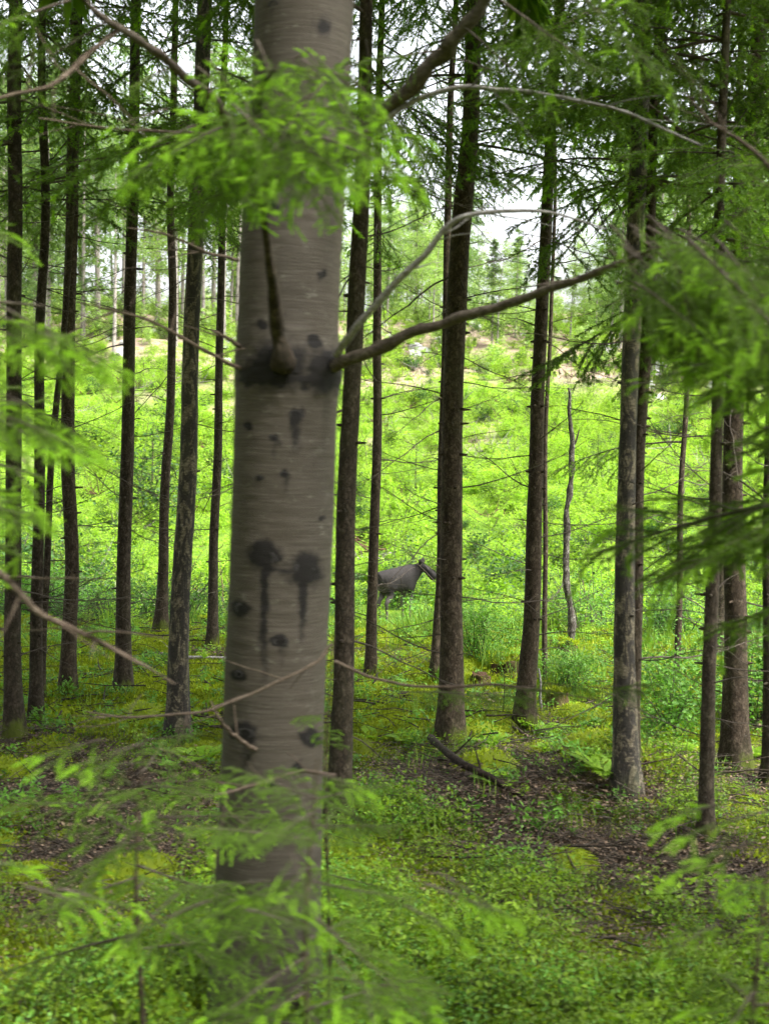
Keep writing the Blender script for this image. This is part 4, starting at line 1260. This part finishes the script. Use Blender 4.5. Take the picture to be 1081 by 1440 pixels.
# fallen log, sticks, stumps, snag
def stick(label, ctl, wpx, mat_, name, cat, twigs=0, lift=.02, sides=10, group=None):
    pts_, ds = [], []
    for x_, y_, h_ in ctl:
        q, d = hit(x_, y_)
        pts_.append(q + np.array([0, 0, h_ + lift]))
        ds.append(d)
    Pc = np.array(pts_)
    O = Pc[0].copy()
    rc = np.array(wpx) * np.array(ds) / FPX / 2
    C, rr = resample(Pc - O, rc, 40)
    u = np.linspace(0, 1, 40)
    rr = rr * (1 + .35 * (vnoise(u * 12, u * 0, int(ctl[0][0])) - .5))
    C[:, 2] += (vnoise(u * 7, u * 0, int(ctl[0][1])) - .5) * rr
    mb = MB()
    tube(mb, C, rr, sides, 0, rough=.15)
    for q in range(twigs):
        k = rng.integers(5, 35)
        Q = curve(C[k], rng.normal(size=3) + np.array([0, 0, .5]), .12 + .15 * rng.random(), .3, 5, .1)
        tube(mb, Q, np.linspace(rr[k] * .4, .001, 5), 4, 0, cap=False)
    o = link(name, mb.mesh(name, [M[mat_]]), None, O)
    return tag(o, label, cat, group)
stick('dark fallen log lying on the litter mound right of the big trunk', [(604, 1074, .17), (640, 1098, .12), (685, 1118, .09), (742, 1142, .06)], [10, 13, 10, 7], 'log_bark', 'fallen_log', 'log', 3)
stick('thin dead branch lying on the floor left of the fallen log', [(480, 1098, .02), (540, 1094, .02), (610, 1098, .02), (640, 1104, .01)], [5, 6, 5, 3], 'wood', 'fallen_branch', 'stick', 3)
stick('long pale stick lying on litter near the dark pole', [(745, 1197, .01), (810, 1200, .02), (855, 1209, .02), (898, 1217, .01)], [3, 5, 6, 6], 'wood', 'fallen_branch', 'stick', 2)
stick('short stick crossing behind the long pale stick', [(862, 1196, .02), (885, 1204, .02), (904, 1216, .01)], [4, 4, 4], 'wood', 'fallen_branch', 'stick', 1)
stick('forked dead branch on the moss left of the old birch', [(760, 1040, .03), (800, 1050, .05), (850, 1058, .03)], [4, 5, 3], 'bark_dark', 'fallen_branch', 'stick', 4)
stick('dead branch lying near the foot of the light brown spruce', [(690, 1010, .03), (735, 1040, .03), (770, 1052, .02)], [4, 4, 3], 'wood', 'fallen_branch', 'stick', 3)
stick('mossy log remains in the left litter', [(95, 1218, .03), (140, 1208, .05), (185, 1200, .03)], [8, 10, 6], 'log_bark', 'fallen_log', 'log', 5)
stick('grey dead branch lying at the edge of the left moss', [(220, 925, .03), (260, 932, .04), (320, 930, .02)], [3, 4, 3], 'grey_wood', 'fallen_branch', 'stick', 3)
stick('thin twig lying in the bilberry at lower middle', [(820, 1338, .05), (860, 1342, .06), (900, 1352, .05)], [3, 4, 3], 'wood', 'fallen_branch', 'stick', 1)

def stump(label, px, py, wpx, hpx, mat_='rot', moss=True, jag=.5, name='tree_stump', lean=(0, 0)):
    p_, d = hit(px, py)
    r0, h = wpx * d / FPX / 2, hpx * d / FPX
    mb = MB()
    n_, k_ = 20, 9
    a_ = np.linspace(0, 2 * np.pi, n_, endpoint=False)
    top = h * (1 - jag * vnoise(a_ * 2.2, a_ * 0, int(px)) * .8)
    V_ = []
    for q in range(k_):
        f = q / (k_ - 1)
        rad = r0 * (1 + .55 * math.exp(-f * 5)) * (1 + .16 * np.sin(a_ * 5 + px) * (1 - f) + .12 * (rng.random(n_) - .5))
        V_.append(np.stack([np.cos(a_) * rad + lean[0] * f * h, np.sin(a_) * rad + lean[1] * f * h, top * f - .06 * (q == 0)], 1))
    V_.append(np.stack([np.cos(a_) * r0 * .55 + lean[0] * h * .8, np.sin(a_) * r0 * .55, top * .78], 1))
    V_ = np.array(V_)
    i, j = np.meshgrid(np.arange(k_), np.arange(n_), indexing='ij')
    j2 = (j + 1) % n_
    mb.add(V_, np.stack([i * n_ + j, i * n_ + j2, (i + 1) * n_ + j2, (i + 1) * n_ + j], -1).reshape(-1, 4))
    mb.add(V_[-1], np.array([[0, q, q + 1] for q in range(1, n_ - 1)]))
    t = thing(name, label, 'stump', p_)
    link('stump_wood', mb.mesh('stump_wood', [M[mat_]]), t)
    if moss:
        mm_ = MB()
        n2 = 260
        aa, ff = rng.random(n2) * 6.283, rng.random(n2) ** .5
        rad = r0 * ff * 1.05
        c_ = np.stack([np.cos(aa) * rad + lean[0] * h, np.sin(aa) * rad, np.interp(aa, np.append(a_, 6.283), np.append(top, top[0])) * (.8 + .2 * ff)], 1)
        leaves(mm_, c_, rng.normal(size=(n2, 3)) + c_ / max(h, .05) * .8, rng.normal(size=(n2, 3)), .05, .02, 0, rng.random(n2))
        o = link('moss_cap', mm_.mesh('moss_cap', [M['moss']]), t)
        o['kind'] = 'stuff'
    return t
stump('square dark stump with a mossy top right of the light brown knotty spruce', 782, 998, 30, 30, jag=.3)
stump('small reddish broken stump right of the old birch', 905, 1085, 13, 26, moss=False, jag=.9)
stump('low dark mossy root stump right of the stout trunk', 712, 948, 44, 26, jag=.6)
stump('black rotten stump hollow beside the stout trunk', 676, 962, 26, 20, moss=False, jag=.8)
stump('low mossy stump under the broken snag', 798, 922, 26, 26, jag=.6)
stump('mossy rounded stump behind the thin dark spruce at left', 288, 880, 20, 14, jag=.4)

# broken birch snag
p_, d = hit(799, 918)
ctl = [(799, 918), (803, 880), (797, 820), (795, 760), (799, 700), (804, 640), (801, 590), (800, 545)]
wd = [13, 10, 9, 9, 8, 8, 6, 4]
Pc = np.array([unproj(x_, y_, d) for x_, y_ in ctl]); Pc[0] = p_
C, rr = resample(Pc - p_, np.array(wd) * d / FPX / 2, 80)
u = np.linspace(0, 1, 80)
C[:, 0] += (vnoise(u * 16, u * 0, 12) - .5) * .03
rr = rr * (1 + .6 * (vnoise(u * 24, u * 0, 13) - .5))
mb = MB(); tube(mb, C, rr, 10, 0, rough=.25)
M['snag'] = bark_mat('pale_snag_bark', (.025, .02, .016), (.09, .08, .066), (.36, .34, .30), (14, 14, 9), alg=.1)
t = thing('birch_snag', 'dead crooked birch snag with peeling bark and a broken top', 'tree', p_)
link('trunk', mb.mesh('trunk', [M['snag']]), t)
mb = MB(); Q = unproj(np.array([804, 809, 812, 814]), np.array([630, 622, 612, 604]), np.full(4, d)) - p_; tube(mb, Q, np.linspace(.014, .006, 4), 6, 0)
link('broken_limb', mb.mesh('broken_limb', [M['wood']]), t)
# thin pale dead stem by the square stump
mb = MB(); Q = unproj(np.array([761, 759, 760, 757]), np.array([1000, 980, 960, 940]), np.full(4, hit(761, 1000)[1])); O = hit(761, 1000)[0]
tube(mb, np.vstack([O - O, Q[1:] - O]), np.linspace(.014, .008, 4), 6, 0)
tag(link('dead_stem', mb.mesh('dead_stem', [M['grey_wood']]), None, O), 'short pale dead stem beside the square mossy stump', 'stick')

# small spruces out in the clearing
sap = MB()
tube(sap, [(0, 0, -.1), (0, 0, 1.0), (0, 0, 2.0)], [.03, .018, .004], 5, 0)
for q in range(70):
    f = rng.random() ** .8
    az = rng.random() * 6.283
    A = curve((0, 0, 2.0 * f), (math.cos(az), math.sin(az), .25), .75 * (1 - f) + .08, .2, 5, .04)
    twig_needles(sap, A, 130, .045, .010, 1, .9)
sap_crown = sap.mesh('crown', [M['bark'], M['needle_far'], M['needle_new']])
sap2 = MB()
tube(sap2, [(0, 0, -.1), (0, 0, 1.5)], [.025, .016], 5, 0)
sap_trunk = sap2.mesh('trunk', [M['bark']])
for lab, px, py, d, sc in (('small pale spruce sapling right of the old birch in the clearing', 912, 880, 24, .85), ('little spruce sapling in front of the stout trunk on the moss', 707, 1015, None, .22),
                           ('small spruce out on the slope right of the pole thin stem', 840, 640, 70, 1.5), ('small spruce high on the slope left of the stout trunk', 585, 640, 70, 1.6),
                           ('small spruce on the slope between the two left trunks', 215, 640, 68, 1.9), ('small spruce on the slope right of the knotty trunk', 1060, 690, 55, 1.3),
                           ('bushy dark spruce on the upper slope beside the old birch', 835, 520, 105, 2.0), ('dark spruce sapling below the moose at the wood edge', 650, 870, 30, .7)):
    if d is None:
        p_, _ = hit(px, py)
    else:
        p_ = unproj(px, py, d); p_[2] = zground(p_[0], p_[1])
    t = thing('spruce_sapling', lab, 'tree', p_, rng.random() * 6)
    link('trunk', sap_trunk, t, None, None, sc)
    link('crown', sap_crown, t, None, None, sc)

# ------------------------------------------------------------------ far trees and rocks
def far_tree_meshes(kind):
    tr_, cr = MB(), MB()
    if kind == 'birch':
        H = 12
        A = curve((0, 0, -.3), (0, 0, 1), H, 0, 12, .03)
        tube(tr_, A, np.linspace(.13, .02, 12), 6, 0)
        for q in range(34):
            k = rng.integers(4, 12)
            az = rng.random() * 6.283
            Q = curve(A[k], (math.cos(az), math.sin(az), .6), 1.1 + 1.6 * (1 - k / 13) * rng.random() + .5, .35, 6, .1)
            tube(tr_, Q, np.linspace(.025, .006, 6), 3, 0, cap=False)
            n_ = 75
            c_ = Q[rng.integers(1, 6, n_)] + rng.normal(size=(n_, 3)) * .28
            leaves(cr, c_, rng.normal(size=(n_, 3)), rng.normal(size=(n_, 3)) + np.array([0, 0, 1]), .17, .13, 0, rng.random(n_))
        return tr_.mesh('trunk', [M['far_bark']]), cr.mesh('crown', [M['leaf_far']])
    if kind == 'pine':
        H = 14
        A = curve((0, 0, -.3), (0, 0, 1), H, 0, 12, .02)
        tube(tr_, A, np.linspace(.15, .03, 12), 6, 0)
        for q in range(26):
            k = rng.integers(6, 12)
            az = rng.random() * 6.283
            Q = curve(A[k], (math.cos(az), math.sin(az), .3), .8 + 1.3 * rng.random(), .1, 6, .12)
            tube(tr_, Q, np.linspace(.03, .008, 6), 3, 0, cap=False)
            n_ = 70
            c_ = Q[rng.integers(2, 6, n_)] + rng.normal(size=(n_, 3)) * .22
            needles(cr, c_, rng.normal(size=(n_, 3)) + np.array([0, 0, .5]), .30, .10, 0, rng.random(n_))
        return tr_.mesh('trunk', [M['far_bark']]), cr.mesh('crown', [M['needle_far']])
    H = 13
    A = curve((0, 0, -.3), (0, 0, 1), H, 0, 10, .01)
    tube(tr_, A, np.linspace(.14, .01, 10), 6, 0)
    for q in range(100):
        f = rng.random() ** .8
        z = 1.8 + (H - 1.9) * f
        az = rng.random() * 6.283
        Q = curve((0, 0, z), (math.cos(az), math.sin(az), .05), 1.9 * (1 - f) ** .8 + .2, .25, 5, .05)
        n_ = 46
        c_ = Q[rng.integers(0, 5, n_)] + rng.normal(size=(n_, 3)) * .09
        needles(cr, c_, norm(Q[-1] - Q[0]) + rng.normal(size=(n_, 3)) * .7 + np.array([0, 0, -.35]), .32, .08, 0, rng.random(n_))
    return tr_.mesh('trunk', [M['far_bark']]), cr.mesh('crown', [M['needle_far']])
FAR = {k: [far_tree_meshes(k) for q in range(2)] for k in ('birch', 'pine', 'spruce')}
LAB = {'birch': 'pale leafy birch in the far wood above the clearing', 'pine': 'tall pine with a bare lower trunk in the far wood above the clearing', 'spruce': 'far spruce standing above the rocks at the head of the clearing'}
def far_tree(px, d, kind, sc, lab=None):
    p_ = unproj(px, 450, d)
    p_[2] = zground(p_[0], p_[1]) - .1
    a_, b_ = FAR[kind][rng.integers(0, 2)]
    nm = {'birch': 'birch_tree', 'pine': 'pine_tree', 'spruce': 'spruce_tree'}[kind]
    t = thing(nm, lab or LAB[kind], 'tree', p_, rng.random() * 6.28, 'far trees above the clearing: ' + kind)
    t.scale = (sc, sc, sc * (.9 + .25 * rng.random()))
    link('trunk', a_, t)
    link('crown', b_, t)
for q in range(64):                                   # upper left: dense far wood
    far_tree(-60 + 430 * rng.random(), 112 + 60 * rng.random(), ('pine', 'birch', 'spruce', 'pine')[q % 4], 1.3 + .7 * rng.random())
for q in range(60):                                   # behind the middle, lower and thinner
    fx_ = 440 + 430 * rng.random()
    far_tree(fx_, 125 + 65 * rng.random(), ('birch', 'birch', 'birch', 'spruce')[q % 4], (.8 + .65 * rng.random()) * (.66 if fx_ > 660 else 1))
for q in range(34):
    far_tree(850 + 290 * rng.random(), 112 + 60 * rng.random(), ('spruce', 'birch', 'pine')[q % 3], 1.2 + .7 * rng.random())

def boulder_mesh(seed):
    mb = MB()
    n_, k_ = 14, 9
    th = np.linspace(0, np.pi, k_)
    ph = np.linspace(0, 2 * np.pi, n_, endpoint=False)
    TH, PH = np.meshgrid(th, ph, indexing='ij')
    V_ = np.stack([np.sin(TH) * np.cos(PH), np.sin(TH) * np.sin(PH), np.cos(TH)], -1)
    for q in range(9):                                # planar facets
        nn = norm(rng.normal(size=3))
        dd = .62 + .25 * rng.random()
        ov = np.clip(V_ @ nn - dd, 0, None)
        V_ = V_ - ov[..., None] * nn
    V_ = V_ * np.array([1.0, .8, .62])
    i, j = np.meshgrid(np.arange(k_ - 1), np.arange(n_), indexing='ij')
    j2 = (j + 1) % n_
    mb.add(V_, np.stack([i * n_ + j, (i + 1) * n_ + j, (i + 1) * n_ + j2, i * n_ + j2], -1).reshape(-1, 4))
    return mb.mesh('boulder', [M['rock']], smooth=False)
bm_ = [boulder_mesh(q) for q in range(5)]
for q in range(52):
    if q < 26:
        px, py = 500 + 380 * rng.random(), 440 + 60 * rng.random()
    elif q < 44:
        px, py = 60 + 290 * rng.random(), 430 + 80 * rng.random()
    else:
        px, py = 880 + 200 * rng.random(), 500 + 60 * rng.random()
    p_, d = hit(px, py)
    if d > 230:
        continue
    tag(link('boulder', bm_[q % 5], None, p_ - np.array([0, 0, .1]), (rng.normal() * .3, rng.normal() * .3, rng.random() * 6.28), (.5 + 1.0 * rng.random() ** 2)),
        'pale grey boulder in the rocky belt at the head of the clearing', 'boulder', 'boulders above the clearing')

# ------------------------------------------------------------------ the moose
mp, md = unproj(557, 858, 45.0), 45.0
MOOSE_LIFT = .0
mp[2] = zground(mp[0], mp[1])
Vv, E, Rr = [], [], []
def chain(pts, start=None):
    last = start
    for x_, y_, z_, rx, rz in pts:
        Vv.append((x_, y_, z_)); Rr.append((rx, rz))
        if last is not None:
            E.append((last, len(Vv) - 1))
        last = len(Vv) - 1
    return last
chain([(-.62, 0, 1.50, .31, .45), (-.25, 0, 1.43, .34, .46), (.12, 0, 1.42, .35, .50), (.46, 0, 1.50, .32, .57), (.72, .0, 1.56, .25, .45), (.92, -.03, 1.66, .19, .33), (1.08, -.11, 1.79, .155, .23)])
neck = 6
chain([(1.15, -.25, 1.81, .14, .16), (1.20, -.43, 1.68, .13, .17), (1.24, -.61, 1.52, .15, .19), (1.26, -.70, 1.43, .12, .14)], neck)      # head turned to the camera
chain([(-.84, 0, 1.47, .25, .38), (-.99, 0, 1.24, .05, .06), (-.92, 0, 1.15, .025, .03)], 0)       # rump and tail
for s_ in (-1, 1):
    chain([(-.60, s_ * .16, 1.12, .15, .24), (-.50, s_ * .19, .93, .11, .15), (-.72, s_ * .18, .66, .06, .075), (-.68, s_ * .18, .38, .045, .05), (-.66, s_ * .18, .12, .05, .05), (-.60, s_ * .18, .03, .055, .05)], 0)
    chain([(.52, s_ * .17, 1.10, .12, .18), (.55, s_ * .18, .85, .08, .10), (.52, s_ * .18, .60, .06, .065), (.53, s_ * .18, .34, .042, .045), (.53, s_ * .18, .12, .045, .045), (.60, s_ * .18, .03, .055, .05)], 3)
me = bpy.data.meshes.new('body_cage')
me.from_pydata(Vv, E, [])
tmp = bpy.data.objects.new('moose_cage', me)
COL.objects.link(tmp)
tmp.modifiers.new('skin', 'SKIN')
sv = me.skin_vertices[0].data
for q, (a_, b_) in enumerate(Rr):
    sv[q].radius = (a_, b_)
    sv[q].use_root = q == 0
tmp.modifiers.new('sub', 'SUBSURF').levels = 2
dg = bpy.context.evaluated_depsgraph_get()
body = bpy.data.meshes.new_from_object(tmp.evaluated_get(dg))
bpy.data.objects.remove(tmp)
co = np.zeros(len(body.vertices) * 3, np.float32)
body.vertices.foreach_get('co', co)
co = co.reshape(-1, 3)
tint = .06 + .16 * np.clip((co[:, 2] - 1.45) / .4, 0, 1) - .22 * np.clip((co[:, 0] - .5) / .3, 0, 1) * (co[:, 0] < 1.15)  # back lightened as painted sheen, neck darkened
tint = np.where(co[:, 2] < 1.0, np.clip(.25 + (1.0 - co[:, 2]) * 3.0, 0, 1.0), tint)
tint = np.where((co[:, 0] < -.7) & (co[:, 2] < 1.35), .55, tint)
tint = np.where((co[:, 0] > 1.1) & (co[:, 1] < -.15), .5, tint)
tint = np.where((co[:, 1] < -.50) & (co[:, 0] > 1.1), .12, tint)
a = body.attributes.new('tint', 'FLOAT', 'POINT'); a.data.foreach_set('value', np.clip(tint, 0, 1).astype(np.float32))
body.materials.clear(); body.materials.append(M['hide'])
for p_ in body.polygons:
    p_.use_smooth = True
body.name = 'body'
moose = thing('moose', 'grey brown moose standing in the clearing with its rump to us, looking right', 'moose', mp, R(47))
link('body', body, moose)
for s_ in (-1, 1):
    mb = MB()
    b0 = np.array([1.11, -.14, 1.92]) + s_ * np.array([.09, .05, 0])
    d_ = norm(np.array([.55, .38, .55 if s_ < 0 else .6]) * np.array([s_, s_, 1]))
    Q = b0 + d_ * np.linspace(0, .33, 7)[:, None]
    tube(mb, Q, [.035, .065, .085, .088, .075, .05, .01], 8, 0, .15)
    link('ear', mb.mesh('ear', [M['hide']]), moose)
    mb = MB()
    th = np.linspace(0, np.pi, 6); ph = np.linspace(0, 6.283, 8, endpoint=False)
    TH, PH = np.meshgrid(th, ph, indexing='ij')
    V_ = np.stack([np.sin(TH) * np.cos(PH), np.sin(TH) * np.sin(PH), np.cos(TH)], -1) * .022 + np.array([1.19, -.33, 1.78]) + s_ * np.array([.085, .05, 0])
    i, j = np.meshgrid(np.arange(5), np.arange(8), indexing='ij'); j2 = (j + 1) % 8
    mb.add(V_, np.stack([i * 8 + j, (i + 1) * 8 + j, (i + 1) * 8 + j2, i * 8 + j2], -1).reshape(-1, 4))
    link('eye', mb.mesh('eye', [M['eye']]), moose)
